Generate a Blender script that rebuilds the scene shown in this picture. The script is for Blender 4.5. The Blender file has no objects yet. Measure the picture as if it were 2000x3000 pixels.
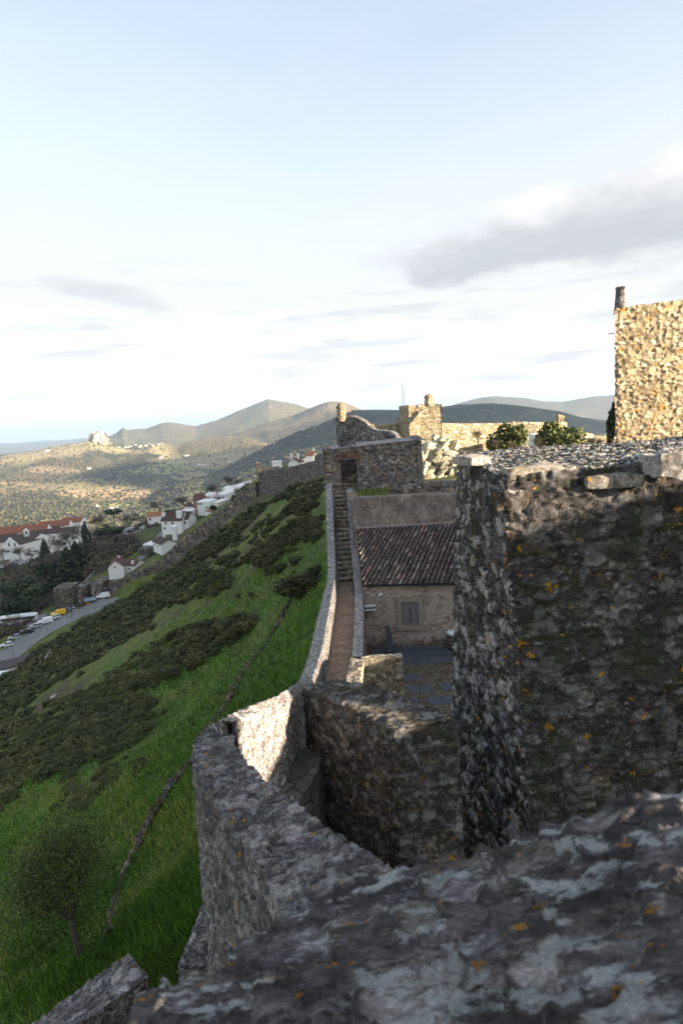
import bpy, bmesh, math, random
import numpy as np
from mathutils import Vector, Matrix
R = math.radians
random.seed(7); rng = np.random.default_rng(7)
S = bpy.context.scene; COL = S.collection

# ------------------------------------------------------------------ camera
FPX = 1667.0; PITCH = R(9.17); ROLL = R(3.4)
r0 = np.array([1, 0, 0.]); u0 = np.array([0, math.sin(PITCH), math.cos(PITCH)]); fw = np.array([0, math.cos(PITCH), -math.sin(PITCH)])
cr = math.cos(ROLL)*r0-math.sin(ROLL)*u0; cu = math.sin(ROLL)*r0+math.cos(ROLL)*u0
cam = bpy.data.cameras.new('camera'); camo = bpy.data.objects.new('camera', cam); COL.objects.link(camo); S.camera = camo
cam.sensor_fit = 'VERTICAL'; cam.sensor_height = 36; cam.lens = 36*FPX/3000; cam.clip_start = 0.05; cam.clip_end = 200000
camo.matrix_world = Matrix(((cr[0], cu[0], -fw[0], 0), (cr[1], cu[1], -fw[1], 0), (cr[2], cu[2], -fw[2], 0), (0, 0, 0, 1)))
cam.dof.use_dof = True; cam.dof.focus_distance = 11; cam.dof.aperture_fstop = 3.5

def ray(px, py): return fw+(px-1000)/FPX*cr-(py-1500)/FPX*cu
def at(px, py, Y):
    v = ray(px, py); return v*Y/v[1]
def atz(px, py, z):
    v = ray(px, py); return v*z/v[2]

# ------------------------------------------------------------------ light
SUN_EL, SUN_AZ = R(14), math.atan2(.87, -.5)
sd = Vector((math.sin(SUN_AZ)*math.cos(SUN_EL), math.cos(SUN_AZ)*math.cos(SUN_EL), math.sin(SUN_EL)))
sun = bpy.data.lights.new('sun', 'SUN'); sun.energy = 5.0; sun.angle = R(.5); sun.color = (1, .83, .62)
so = bpy.data.objects.new('sun', sun); COL.objects.link(so); so.rotation_euler = sd.to_track_quat('Z', 'Y').to_euler()
S.view_settings.view_transform = 'Standard'; S.view_settings.look = 'None'; S.view_settings.gamma = 1; S.view_settings.exposure = 2.0

class NT:
    def __init__(s, tree): s.t = tree; s.n = tree.nodes; s.l = tree.links; s.n.clear()
    def a(s, typ, ins=None, **kw):
        nd = s.n.new(typ)
        for k, v in kw.items(): setattr(nd, k, v)
        if ins:
            for k, v in ins.items():
                i = nd.inputs[k]
                if hasattr(v, 'is_output'): s.l.new(v, i)
                else: i.default_value = v
        return nd
    def math(s, op, a, b=0., c=0., clamp=False): return s.a('ShaderNodeMath', {0: a, 1: b, 2: c}, operation=op, use_clamp=clamp).outputs[0]
    def mix(s, f, a, b, blend='MIX'):
        nd = s.a('ShaderNodeMix', data_type='RGBA', blend_type=blend)
        for i, v in ((0, f), (6, a), (7, b)):
            if hasattr(v, 'is_output'): s.l.new(v, nd.inputs[i])
            else: nd.inputs[i].default_value = v if i == 0 else (tuple(v)+(1,) if len(v) == 3 else v)
        return nd.outputs[2]
    def ramp(s, f, stops, interp='LINEAR'):
        nd = s.a('ShaderNodeValToRGB'); cr_ = nd.color_ramp; cr_.interpolation = interp
        while len(cr_.elements) < len(stops): cr_.elements.new(.5)
        for e, (p, c) in zip(cr_.elements, stops): e.position = p; e.color = tuple(c)+(1,) if len(c) == 3 else c
        s.l.new(f, nd.inputs[0]); return nd.outputs[0]
    def sm(s, f, a, b):
        return s.a('ShaderNodeMapRange', {0: f, 1: a, 2: b, 3: 0., 4: 1.}, interpolation_type='SMOOTHSTEP').outputs[0]
    def noise(s, vec, scale, detail=4, rough=.6, out=0, **kw):
        i = {'Scale': scale, 'Detail': detail, 'Roughness': rough}
        if vec is not None: i['Vector'] = vec
        i.update(kw)
        return s.a('ShaderNodeTexNoise', i).outputs[out]
    def mapping(s, vec, scale=(1, 1, 1), rot=(0, 0, 0), loc=(0, 0, 0)):
        return s.a('ShaderNodeMapping', {'Vector': vec, 'Scale': scale, 'Rotation': rot, 'Location': loc}).outputs[0]

W = bpy.data.worlds.new('World'); S.world = W; W.use_nodes = True
n = NT(W.node_tree)
tc = n.a('ShaderNodeTexCoord').outputs['Generated']
sky = n.a('ShaderNodeTexSky', sky_type='NISHITA', sun_disc=False, sun_elevation=SUN_EL, sun_rotation=SUN_AZ, air_density=1.0, dust_density=1.2, ozone_density=1.5)
sx = n.a('ShaderNodeSeparateXYZ', {0: tc}); X, Y, Z = sx.outputs
az = n.math('ARCTAN2', X, Y); el = n.math('ARCSINE', Z)
# high thin veil, dense towards the horizon
flat = n.mapping(tc, scale=(1.2, 1.2, 5))
veil_n = n.noise(flat, 2.2, 6, .55, Distortion=.3)
veil = n.math('MULTIPLY_ADD', n.sm(el, .62, .16), .90, n.math('MULTIPLY', n.math('SUBTRACT', veil_n, .5), .5), clamp=True)
base = n.mix(1., sky.outputs[0], (.36, .33, .30), 'MULTIPLY')
base = n.mix(.40, base, (.78, .83, .88))
skyc = n.mix(veil, base, (.78, .775, .77))
skyc = n.mix(n.sm(el, .22, .02), skyc, (1.10, 1.09, 1.07))
# low faint streaks
st_n = n.noise(n.mapping(tc, scale=(1.5, 1.5, 12)), 3.2, 6, .6, Distortion=.2)
st_m = n.math('MULTIPLY', n.sm(st_n, .50, .66), n.math('MULTIPLY', n.sm(el, .02, .06), n.sm(el, .30, .17)))
skyc = n.mix(n.math('MULTIPLY', st_m, .6), skyc, (.58, .60, .63))
# the grey cloud to the right and a small one to the left
def cloud(caz, cel, wa, we, tilt, seedx, skyc, amt, body, lit, thr=.0):
    da = n.math('SUBTRACT', az, caz); de = n.math('SUBTRACT', n.math('SUBTRACT', el, cel), n.math('MULTIPLY', da, tilt))
    nz = n.noise(n.mapping(tc, scale=(1, 1, 2.2), loc=(seedx, 0, 0)), 5.5, 9, .62)
    nb = n.noise(n.mapping(tc, scale=(1, 1, 2.2), loc=(seedx, 0, 0)), 2.2, 3, .5)
    q = n.math('ADD', n.math('POWER', n.math('DIVIDE', n.math('ABSOLUTE', da), wa), 2.), n.math('POWER', n.math('DIVIDE', n.math('ABSOLUTE', de), we), 2.))
    d = n.math('SUBTRACT', n.math('ADD', n.math('MULTIPLY', nz, 1.9), n.math('MULTIPLY', nb, .9)), n.math('ADD', q, .62+thr))
    m = n.sm(d, 0., .42)
    top = n.sm(n.math('ADD', n.math('DIVIDE', de, we), n.math('MULTIPLY', n.math('SUBTRACT', nz, .5), 2.6)), -.25, 1.1)
    return n.mix(n.math('MULTIPLY', m, amt), skyc, n.mix(top, body, lit))
skyc = cloud(.48, .272, .46, .080, .06, 3.1, skyc, .88, (.50, .52, .555), (.88, .87, .86))
skyc = cloud(-.37, .215, .16, .03, -.15, 8.4, skyc, .5, (.52, .54, .57), (.74, .74, .74), .1)
bg = n.a('ShaderNodeBackground', {0: skyc, 1: .315}); out = n.a('ShaderNodeOutputWorld', {0: bg.outputs[0]})

# ------------------------------------------------------------------ numpy noise
def _h(ix, iy, iz, s):
    h = (ix.astype(np.int64)*374761393+iy.astype(np.int64)*668265263+iz.astype(np.int64)*1440662683+s*974634777) & 0xffffffff
    h = ((h ^ (h >> 13))*1274126177) & 0xffffffff
    h = ((h ^ (h >> 16))*2246822519) & 0xffffffff
    return (h ^ (h >> 15))/4294967295.0
def vnoise(p, s=0):
    p = np.asarray(p, float); i = np.floor(p).astype(np.int64); f = p-i; f = f*f*(3-2*f); r = 0
    for a in (0, 1):
        for b in (0, 1):
            for c in (0, 1):
                w = (f[:, 0] if a else 1-f[:, 0])*(f[:, 1] if b else 1-f[:, 1])*(f[:, 2] if c else 1-f[:, 2])
                r = r+w*_h(i[:, 0]+a, i[:, 1]+b, i[:, 2]+c, s)
    return r
def fbm(p, octv=4, s=0, gain=.5):
    p = np.asarray(p, float); r = 0; a = 1; t = 0
    for o in range(octv): r = r+a*vnoise(p*2.03**o+o*17.3, s+o); t += a; a *= gain
    return r/t-.5
def voro(p, s=0):
    i = np.floor(p).astype(np.int64); N = len(p)
    F1 = np.full(N, 9.); F2 = np.full(N, 9.); idn = np.zeros((N, 3), np.int64)
    for a in (-1, 0, 1):
        for b in (-1, 0, 1):
            for c in (-1, 0, 1):
                j = i+np.array([a, b, c])
                q = np.stack([j[:, k]+.12+.76*_h(j[:, 0], j[:, 1], j[:, 2], s+k) for k in range(3)], 1)
                d = np.sqrt(((q-p)**2).sum(1)); m = d < F1
                F2 = np.where(m, F1, np.minimum(F2, d)); F1 = np.where(m, d, F1); idn[m] = j[m]
    return F1, F2, _h(idn[:, 0], idn[:, 1], idn[:, 2], s+7), _h(idn[:, 0], idn[:, 1], idn[:, 2], s+9)
def sstep(x, a, b):
    t = np.clip((x-a)/(b-a), 0, 1); return t*t*(3-2*t)

# ------------------------------------------------------------------ mesh helpers
def link(o, parent=None):
    COL.objects.link(o)
    if parent is not None: o.parent = parent
    return o
def tag(o, label=None, cat=None, group=None, kind=None):
    if label: o['label'] = label
    if cat: o['category'] = cat
    if group: o['group'] = group
    if kind: o['kind'] = kind
    return o
def thing(name, label, cat, loc, group=None, rz=0):
    o = bpy.data.objects.new(name, None); o.empty_display_size = .3; o.location = tuple(loc); o.rotation_euler = (0, 0, rz)
    COL.objects.link(o); return tag(o, label, cat, group)
def make(name, V, Fc, mat, parent=None, origin=None, smooth=False, weld=False, rub=None, att=None):
    """link arrays of world-space verts and faces as ONE mesh object"""
    V = np.asarray(V, float)
    if weld:
        k = np.round(V/1e-3).astype(np.int64); _, idx, inv = np.unique(k, axis=0, return_index=True, return_inverse=True)
        inv = inv.ravel(); V = V[idx]; F2_ = []
        for f in Fc:
            g = []
            for q in f:
                q = int(inv[q])
                if q not in g: g.append(q)
            if len(g) > 2: F2_.append(g)
        Fc = F2_
    if parent is not None and origin is None: origin = (0, 0, 0)
    if origin is None: origin = ((V[:, 0].min()+V[:, 0].max())/2, (V[:, 1].min()+V[:, 1].max())/2, V[:, 2].min())
    me = bpy.data.meshes.new(name); me.from_pydata(V.tolist(), [], [list(map(int, f)) for f in Fc]); me.update()
    if rub:
        N = np.empty(len(V)*3); me.vertices.foreach_get('normal', N); N = N.reshape(-1, 3)
        V2, cols = rubble(V, N, **rub)
        me.vertices.foreach_set('co', V2.ravel()); me.update(); V = V2
        ca = me.color_attributes.new('st', 'FLOAT_COLOR', 'POINT'); ca.data.foreach_set('color', cols.ravel())
    if att is not None:
        ca = me.color_attributes.new('st', 'FLOAT_COLOR', 'POINT'); ca.data.foreach_set('color', np.asarray(att, float).ravel())
    V = V-np.array(origin); me.vertices.foreach_set('co', V.ravel()); me.update()
    if smooth: me.polygons.foreach_set('use_smooth', [True]*len(me.polygons))
    me.materials.append(mat)
    o = bpy.data.objects.new(name, me); link(o, parent)
    if parent is None: o.location = origin
    return o
def rubble(V, N, size=(.4, .4, .2), amp=.03, rough=.01, seed=0, warp=.35, wob=0., side=1., jw=.17, side_size=None):
    size = np.array(size); P = V/size
    w = np.stack([fbm(P*.9+k*31, 3, seed+k) for k in range(3)], 1)*2*warp
    F1, F2, a, b = voro(P+w, seed)
    if side_size:
        m_ = N[:, 0] < -.45; P2 = V[m_]/np.array(side_size); G1, G2, ga_, gb_ = voro(P2+w[m_]*.8, seed+5); F1[m_] = G1; F2[m_] = G2; a[m_] = ga_; b[m_] = gb_
    e = F2-F1
    amp = amp*np.where(N[:, 0] < -.5, side, 1.)
    d = amp*(sstep(e, 0, jw)-1)+amp*1.0*(a-.5)*sstep(e, 0, jw)+rough*fbm(V/size.mean()*2.6, 4, seed+3)*2
    if wob: d = d+wob*fbm(V*.9, 3, seed+11)*2
    nz = N.copy()
    V2 = V+nz*d[:, None]
    cols = np.stack([a, np.clip(e/.35, 0, 1), b, np.ones(len(V))], 1)
    return V2, cols

class MB:
    def __init__(s): s.v = []; s.f = []
    def add(s, V, Fc):
        o = len(s.v); s.v += [tuple(map(float, q)) for q in V]; s.f += [[i+o for i in f] for f in Fc]; return s
    def box(s, c, sz, rz=0, rx=0, ry=0, taper=1):
        m = Matrix.Translation(Vector(tuple(c))) @ Matrix.Rotation(rz, 4, 'Z') @ Matrix.Rotation(ry, 4, 'Y') @ Matrix.Rotation(rx, 4, 'X')
        V = []
        for z in (-.5, .5):
            k = taper if z > 0 else 1
            for x, y in ((-.5, -.5), (.5, -.5), (.5, .5), (-.5, .5)): V.append(m @ Vector((x*sz[0]*k, y*sz[1]*k, z*sz[2])))
        return s.add(V, [(3, 2, 1, 0), (4, 5, 6, 7), (0, 1, 5, 4), (1, 2, 6, 5), (2, 3, 7, 6), (3, 0, 4, 7)])
    def tube(s, pts, rad, k=8, cap=True):
        pts = [Vector(tuple(p)) for p in pts]; rad = rad if hasattr(rad, '__len__') else [rad]*len(pts); V = []; Fc = []
        for i, p in enumerate(pts):
            t = (pts[min(i+1, len(pts)-1)]-pts[max(i-1, 0)]).normalized()
            a = t.orthogonal().normalized(); b = t.cross(a)
            for j in range(k): V.append(p+(a*math.cos(2*math.pi*j/k)+b*math.sin(2*math.pi*j/k))*rad[i])
        for i in range(len(pts)-1):
            for j in range(k): Fc.append((i*k+j, i*k+(j+1) % k, (i+1)*k+(j+1) % k, (i+1)*k+j))
        if cap: Fc.append(tuple(range(k))[::-1]); Fc.append(tuple((len(pts)-1)*k+j for j in range(k)))
        return s.add(V, Fc)
    def lathe(s, c, prof, k=20):
        V = []; Fc = []
        for (r_, z) in prof:
            for j in range(k): V.append((c[0]+r_*math.cos(2*math.pi*j/k), c[1]+r_*math.sin(2*math.pi*j/k), c[2]+z))
        for i in range(len(prof)-1):
            for j in range(k): Fc.append((i*k+j, i*k+(j+1) % k, (i+1)*k+(j+1) % k, (i+1)*k+j))
        Fc.append(tuple(range(k))[::-1]); Fc.append(tuple((len(prof)-1)*k+j for j in range(k)))
        return s.add(V, Fc)
    def quad(s, *p): return s.add(p, [tuple(range(len(p)))])
    def prism(s, poly, a, b):
        """poly in 2D (u,v) extruded: a,b functions giving 3D for each end"""
        k = len(poly); V = [a(*q) for q in poly]+[b(*q) for q in poly]
        return s.add(V, [tuple(range(k))[::-1], tuple(range(k, 2*k))]+[(i, (i+1) % k, k+(i+1) % k, k+i) for i in range(k)])
    def build(s, name, mat, parent=None, origin=None, smooth=False, att=None):
        return make(name, s.v, s.f, mat, parent, origin, smooth, att=att)

def loft(st, res, resn=None, caps=(True, True), curve=False, nh=None):
    """stations of 4 points (outer bottom, outer top, inner top, inner bottom) -> grid solid"""
    st = [np.array([np.array(q, float) for q in s_]) for s_ in st]; res2 = resn or res
    rows = []
    for i in range(len(st)-1):
        a, b = st[i], st[i+1]; L = max(np.linalg.norm(a[1]-b[1]), np.linalg.norm(a[2]-b[2])); k = max(1, int(math.ceil(L/res)))
        for j in range(k):
            t = j/k
            if curve:
                p0 = st[max(i-1, 0)]; p3 = st[min(i+2, len(st)-1)]
                rows.append(.5*((2*a)+(-p0+b)*t+(2*p0-5*a+4*b-p3)*t*t+(-p0+3*a-3*b+p3)*t**3))
            else: rows.append(a+(b-a)*t)
    rows.append(st[-1]); rows = np.array(rows)
    if nh is None: nh = max(1, int(math.ceil(max(np.linalg.norm(s_[1]-s_[0]) for s_ in st)/res2)))
    nt = max(1, int(math.ceil(max(np.linalg.norm(s_[2]-s_[1]) for s_ in st)/res2)))
    th = np.linspace(0, 1, nh+1)[:, None]; tt = np.linspace(0, 1, nt+1)[:, None]
    prof = []
    for r_ in rows:
        L1 = r_[0]+(r_[1]-r_[0])*th; L2 = r_[1]+(r_[2]-r_[1])*tt; L3 = r_[2]+(r_[3]-r_[2])*th
        prof.append(np.concatenate([L1, L2[1:-1], L3]) if nt > 1 else np.concatenate([L1, L3]))
    P = np.array(prof); m, k = P.shape[:2]
    idx = np.arange(m*k).reshape(m, k)
    Fc = np.stack([idx[:-1, :-1], idx[:-1, 1:], idx[1:, 1:], idx[1:, :-1]], -1).reshape(-1, 4)[:, ::-1].tolist()
    V = P.reshape(-1, 3)
    Fc += [[int(idx[i, 0]), int(idx[i+1, 0]), int(idx[i+1, -1]), int(idx[i, -1])] for i in range(m-1)][::-1]
    for w, flip in ((0, False), (-1, True)):
        if not caps[w]: continue
        q = P[w]; Lo = q[:nh+1]; Li = q[::-1][:nh+1]
        G = Lo[:, None]+(Li-Lo)[:, None]*tt[None, :, :]
        gi = np.arange((nh+1)*(nt+1)).reshape(nh+1, nt+1)+len(V)
        f = np.stack([gi[:-1, :-1], gi[:-1, 1:], gi[1:, 1:], gi[1:, :-1]], -1).reshape(-1, 4)
        if flip: f = f[:, ::-1]
        Fc += f[:, ::-1].tolist() if False else f.tolist()
        V = np.concatenate([V, G.reshape(-1, 3)])
    return V, Fc
def fixn(o):
    bm = bmesh.new(); bm.from_mesh(o.data); bmesh.ops.recalc_face_normals(bm, faces=bm.faces); bm.to_mesh(o.data); bm.free(); return o
def wall_pts(pts, thick, zb=None, side=0):
    """pts list of (x,y,ztop,zbot); returns stations, thickness split by side (-1 all to the left, 0 both)"""
    P = [np.array(p, float) for p in pts]; st = []
    for i, p in enumerate(P):
        a = P[max(i-1, 0)][:2]; b = P[min(i+1, len(P)-1)][:2]; t = (b-a)/max(1e-6, np.linalg.norm(b-a)); nn = np.array([-t[1], t[0]])
        lo, ro_ = (thick/2, thick/2) if side == 0 else ((thick, 0) if side < 0 else (0, thick))
        A = p[:2]+nn*lo; B = p[:2]-nn*ro_
        st.append([(A[0], A[1], p[3]), (A[0], A[1], p[2]), (B[0], B[1], p[2]), (B[0], B[1], p[3])])
    return st
def stone_wall(name, st, res, mat, rub, parent=None, resn=None, curve=False, origin=None, smooth=True, caps=(True, True)):
    V, Fc = loft(st, res, resn, curve=curve, caps=caps)
    # outward normals: check with the signed volume
    Va = np.asarray(V); vol = 0
    T = [(f[0], f[1], f[2]) for f in Fc]+[(f[0], f[2], f[3]) for f in Fc if len(f) > 3]; T = np.array(T)
    c = Va.mean(0); a, b, d = Va[T[:, 0]]-c, Va[T[:, 1]]-c, Va[T[:, 2]]-c
    if np.einsum('ij,ij->i', a, np.cross(b, d)).sum() < 0: Fc = [f[::-1] for f in Fc]
    return make(name, V, Fc, mat, parent, origin, smooth, weld=True, rub=rub)
def shift(o, p):   # keep a child's world-space verts right under a moved parent
    o.location = (-p.location[0], -p.location[1], -p.location[2]); return o

# ------------------------------------------------------------------ materials
MATS = {}
def mat(name, f, rough=.9):
    if name in MATS: return MATS[name]
    m = bpy.data.materials.new(name); m.use_nodes = True; n = NT(m.node_tree)
    b = n.a('ShaderNodeBsdfPrincipled', {'Roughness': rough}); b.inputs['Specular IOR Level'].default_value = .25
    o = n.a('ShaderNodeOutputMaterial', {0: b.outputs[0]}); f(n, b); MATS[name] = m; return m
def bump(n, b, h, strength=.5, dist=.02, nrm=None):
    i = {'Height': h, 'Strength': strength, 'Distance': dist}
    if nrm is not None: i['Normal'] = nrm
    nd = n.a('ShaderNodeBump', i); n.l.new(nd.outputs[0], b.inputs['Normal']); return nd.outputs[0]
def plain(name, c, rough=.7, var=.25, scale=3, metal=0):
    def f(n, b):
        g = n.a('ShaderNodeTexCoord').outputs['Object']; z = n.noise(g, scale, 4)
        c2 = tuple(x*(1-var) for x in c)
        b.inputs['Metallic'].default_value = metal
        n.l.new(n.mix(z, c2, tuple(min(1, x*(1+var*.6)) for x in c)), b.inputs['Base Color'])
    return mat(name, f, rough)
def stone(name, pal, mortar=(.05, .045, .04), vor=None, sc=1., orange=.0, pale=.4, black=.4, moss=0., mossup=False, crust=(.42, .42, .40), bdist=.02, tone=1., mort=.8, big=.0, fine=18., toplic_sun=0., stretch=None, sidelic=0., con=1.):
    """rubble masonry; stone colour per stone from the mesh's own stones (or a voronoi at scale vor), lichen crusts on top"""
    def f(n, b):
        g = n.a('ShaderNodeTexCoord').outputs['Object']; geo = n.a('ShaderNodeNewGeometry')
        pos = geo.outputs['Position']
        if stretch: pos = n.mapping(pos, scale=stretch[:3], rot=(0, 0, stretch[3]))
        if vor is None:
            at_ = n.a('ShaderNodeVertexColor', layer_name='st'); s3 = n.a('ShaderNodeSeparateColor', {0: at_.outputs[0]}); ra, ed, rb = s3.outputs
        else:
            wv = n.a('ShaderNodeVectorMath', {0: n.mapping(pos, scale=(1, 1, vor[1])), 1: n.noise(pos, 3*vor[0], 3, out=1)}, operation='MULTIPLY_ADD')
            wv = n.a('ShaderNodeMix', data_type='VECTOR'); n.l.new(n.mapping(pos, scale=(1, 1, vor[1])), wv.inputs[4]); n.l.new(n.noise(pos, 1.5*vor[0], 3, out=1), wv.inputs[5]); wv.inputs[0].default_value = .12
            v1 = n.a('ShaderNodeTexVoronoi', {'Vector': wv.outputs[1], 'Scale': vor[0]}); s3 = n.a('ShaderNodeSeparateColor', {0: v1.outputs['Color']}); ra, _, rb = s3.outputs
            v2 = n.a('ShaderNodeTexVoronoi', {'Vector': wv.outputs[1], 'Scale': vor[0]}, feature='DISTANCE_TO_EDGE'); ed = n.math('MULTIPLY', v2.outputs[0], 4., clamp=True)
        col = n.ramp(ra, [(i/(len(pal)-1), c) for i, c in enumerate(pal)])
        col = n.mix(min(1, con*1.3), col, n.ramp(rb, [(0, (.60,)*3), (.75, (1.15,)*3), (1, (1.7,)*3)]), 'MULTIPLY')
        n1 = n.noise(pos, 7/sc, 7, .68); n2 = n.noise(pos, 1.1/sc, 5, .6); n3 = n.noise(pos, 2.6/sc, 7, .66); n4 = n.noise(n.mapping(pos, loc=(9, 4, 2)), 3.4/sc, 6, .62)
        n5 = n.noise(pos, fine*2/sc, 6, .75)
        col = n.mix(con, col, n.ramp(n1, [(.30, (.16,)*3), (.5, (.85,)*3), (.72, (2.0,)*3)]), 'MULTIPLY')
        col = n.mix(n.math('MULTIPLY', n.sm(ed, .42, .0), mort), col, mortar)
        col = n.mix(n.math('MULTIPLY', n.sm(n2, .44, .62), black*.85), col, (.035, .033, .032))
        col = n.mix(n.math('MULTIPLY', n.sm(n3, .53, .60), pale), col, crust)
        if sidelic:
            sxn = n.a('ShaderNodeSeparateXYZ', {0: geo.outputs['Normal']}).outputs[0]
            col = n.mix(n.math('MULTIPLY', n.math('MULTIPLY', n.sm(sxn, -.25, -.7), n.sm(n.math('ADD', n.math('MULTIPLY', n.noise(pos, 3.2/sc, 7, .7), .7), n.math('MULTIPLY', ra, .3)), .52, .60)), n.math('MULTIPLY', sidelic, n.sm(ed, .25, .6))), col, (.44, .42, .38))
        if moss:
            up = n.a('ShaderNodeSeparateXYZ', {0: geo.outputs['Normal']}).outputs[2]
            col = n.mix(n.math('MULTIPLY', n.sm(n.math('ADD', n2, n.math('MULTIPLY', n4, .6)), .80, .95), moss), col, (.045, .065, .012))
        if orange:
            om = n.math('MULTIPLY', n.sm(n4, .67-.13*orange, .69-.13*orange), n.sm(n5, .42, .50))
            col = n.mix(om, col, (.42, .20, .015))
        col = n.mix(con, col, n.ramp(n5, [(.28, (.42,)*3), (.5, (1,)*3), (.75, (1.9,)*3)]), 'MULTIPLY')
        if toplic_sun:  # pale flecks facing up: lichen on parapets, painted sunlight on the rough wall
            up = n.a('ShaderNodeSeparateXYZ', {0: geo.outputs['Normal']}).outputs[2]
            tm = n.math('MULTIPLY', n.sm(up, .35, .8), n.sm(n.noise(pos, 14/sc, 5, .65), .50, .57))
            col = n.mix(n.math('MULTIPLY', tm, toplic_sun), col, (.62, .60, .57))
        if tone != 1: col = n.mix(1., col, (tone,)*3, 'MULTIPLY')
        n.l.new(col, b.inputs['Base Color'])
        hh = n.math('ADD', n.math('MULTIPLY', n1, 1.2), n.math('MULTIPLY', n5, .8))
        if vor is not None: hh = n.math('ADD', hh, n.math('MULTIPLY', n.sm(ed, .0, .5), 1.6))
        bump(n, b, hh, .9, bdist)
    return mat(name, f, .92)
GREY = [(.10, .09, .09), (.19, .17, .165), (.13, .12, .125), (.26, .24, .225), (.16, .14, .125), (.34, .31, .29)]
WARM = [(.13, .10, .07), (.25, .20, .14), (.18, .14, .10), (.33, .27, .19), (.21, .15, .12), (.38, .33, .26)]
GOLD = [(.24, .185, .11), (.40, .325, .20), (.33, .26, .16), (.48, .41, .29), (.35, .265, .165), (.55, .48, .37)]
m_fore = stone('lichen_rock', [tuple(x*1.15 for x in c) for c in GREY], sc=.15, orange=.30, pale=.85, black=.6, crust=(.50, .515, .50), bdist=.016, fine=22, stretch=(.34, 1.25, 1.3, -.18))
m_curve = stone('grey_slate_rubble', GREY, sc=.35, orange=.12, pale=.38, black=.65, bdist=.012, tone=.88)
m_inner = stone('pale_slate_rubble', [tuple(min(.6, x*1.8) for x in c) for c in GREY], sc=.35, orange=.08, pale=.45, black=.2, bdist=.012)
m_big = stone('dark_lichen_rubble', [tuple(x*.50 for x in c) for c in (WARM[:1]+GREY[:4]+WARM[2:3])], sc=.75, orange=.22, pale=.18, black=.85, toplic_sun=.55, mortar=(.022, .019, .016), mort=1., sidelic=.6, moss=.35, bdist=.02)  # paler upward faces are painted sunlight along the wall top
m_second = stone('dark_brown_rubble', [tuple(x*.58 for x in c) for c in (WARM[:2]+GREY)], sc=.5, orange=.1, pale=.35, black=.6, moss=.25, bdist=.015)
m_walk = stone('parapet_rubble', [tuple(x*1.3 for x in c) for c in GREY], sc=.7, orange=0, pale=.35, black=.35, bdist=.02, toplic_sun=.8, tone=.8, fine=26)
m_arch = stone('brown_rubble', [tuple(x*.85 for x in c) for c in WARM+GREY+WARM[3:4]], sc=1.3, mortar=(.03, .025, .02), mort=.95, pale=.25, black=.35, bdist=.03)
m_keep = stone('golden_rubble', GOLD, con=.55, sc=1.5, pale=.30, black=.12, orange=.5, crust=(.46, .39, .27), bdist=.03, mortar=(.15, .10, .055), mort=.9)
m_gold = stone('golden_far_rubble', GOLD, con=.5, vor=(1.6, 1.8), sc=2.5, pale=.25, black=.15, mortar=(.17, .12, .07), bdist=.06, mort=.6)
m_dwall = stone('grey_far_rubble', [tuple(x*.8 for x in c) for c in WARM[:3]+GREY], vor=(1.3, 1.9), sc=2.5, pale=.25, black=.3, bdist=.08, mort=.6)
m_town = stone('town_wall_rubble', [tuple(x*.85 for x in c) for c in WARM[:4]+GREY[:3]], vor=(.9, 1.5), sc=5, pale=.25, black=.3, bdist=.12, mort=.5)
m_white = plain('whitewash', (.78, .77, .75), .85, .10, 1.5)
m_cream = plain('cream_wash', (.66, .62, .52), .85, .12, 1.)
m_glass = plain('window_dark', (.05, .06, .07), .25, .2)
m_wood = plain('weathered_wood', (.17, .15, .14), .8, .3, 9)
m_metal = plain('grey_metal', (.22, .25, .28), .45, .15, 5, .7)
m_whitep = plain('white_plastic', (.75, .76, .78), .5, .05)
m_darkp = plain('dark_trim', (.03, .03, .035), .5, .1)
m_tyre = plain('tyre_rubber', (.02, .02, .02), .8, .2)
m_bark = plain('bark', (.11, .09, .075), .95, .4, 6)
def rooftile(name, c, dark=(.05, .035, .03)):
    def f(n, b):
        g = n.a('ShaderNodeTexCoord').outputs['Object']
        w = n.a('ShaderNodeTexWave', {'Vector': g, 'Scale': 2.2, 'Distortion': 1.5, 'Detail': 2.}).outputs[1]
        z = n.noise(g, .9, 6, .7); z2 = n.noise(g, 7, 4, .7)
        col = n.mix(n.sm(z, .35, .7), c, tuple(x*.55 for x in c)); col = n.mix(n.math('MULTIPLY', n.sm(z2, .5, .7), .5), col, tuple(min(1, x*1.5+.04) for x in c))
        col = n.mix(n.math('MULTIPLY', w, .35), col, dark); n.l.new(col, b.inputs['Base Color'])
    return mat(name, f, .9)
m_roofd = rooftile('dark_roof_tiles', (.10, .065, .055)); m_roofr = rooftile('red_roof_tiles', (.34, .13, .075)); m_roofo = rooftile('orange_roof_tiles', (.42, .19, .10))
m_roofm = rooftile('maroon_roof_tiles', (.16, .075, .065))
def leafmat(name, c1, c2, c3, var=.5):
    def f(n, b):
        at_ = n.a('ShaderNodeVertexColor', layer_name='st'); s3 = n.a('ShaderNodeSeparateColor', {0: at_.outputs[0]})
        oi = n.a('ShaderNodeObjectInfo').outputs['Random']
        col = n.ramp(s3.outputs[0], [(0, c1), (.6, c2), (1, c3)])
        col = n.mix(1., col, n.ramp(oi, [(0, (1-var*.5,)*3), (1, (1+var*.5, 1+var*.4, 1+var*.2))]), 'MULTIPLY')
        n.l.new(col, b.inputs['Base Color'])
    return mat(name, f, .8)
m_leaf = leafmat('leaves_dark', (.018, .032, .016), (.042, .062, .026), (.09, .105, .04))
m_broom = leafmat('broom_scrub', (.026, .034, .014), (.075, .085, .03), (.22, .20, .09))
m_olive = leafmat('leaves_olive', (.04, .05, .015), (.10, .12, .035), (.20, .21, .08))
m_twig = leafmat('bare_twigs', (.05, .045, .033), (.09, .078, .055), (.15, .13, .09))
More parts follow.
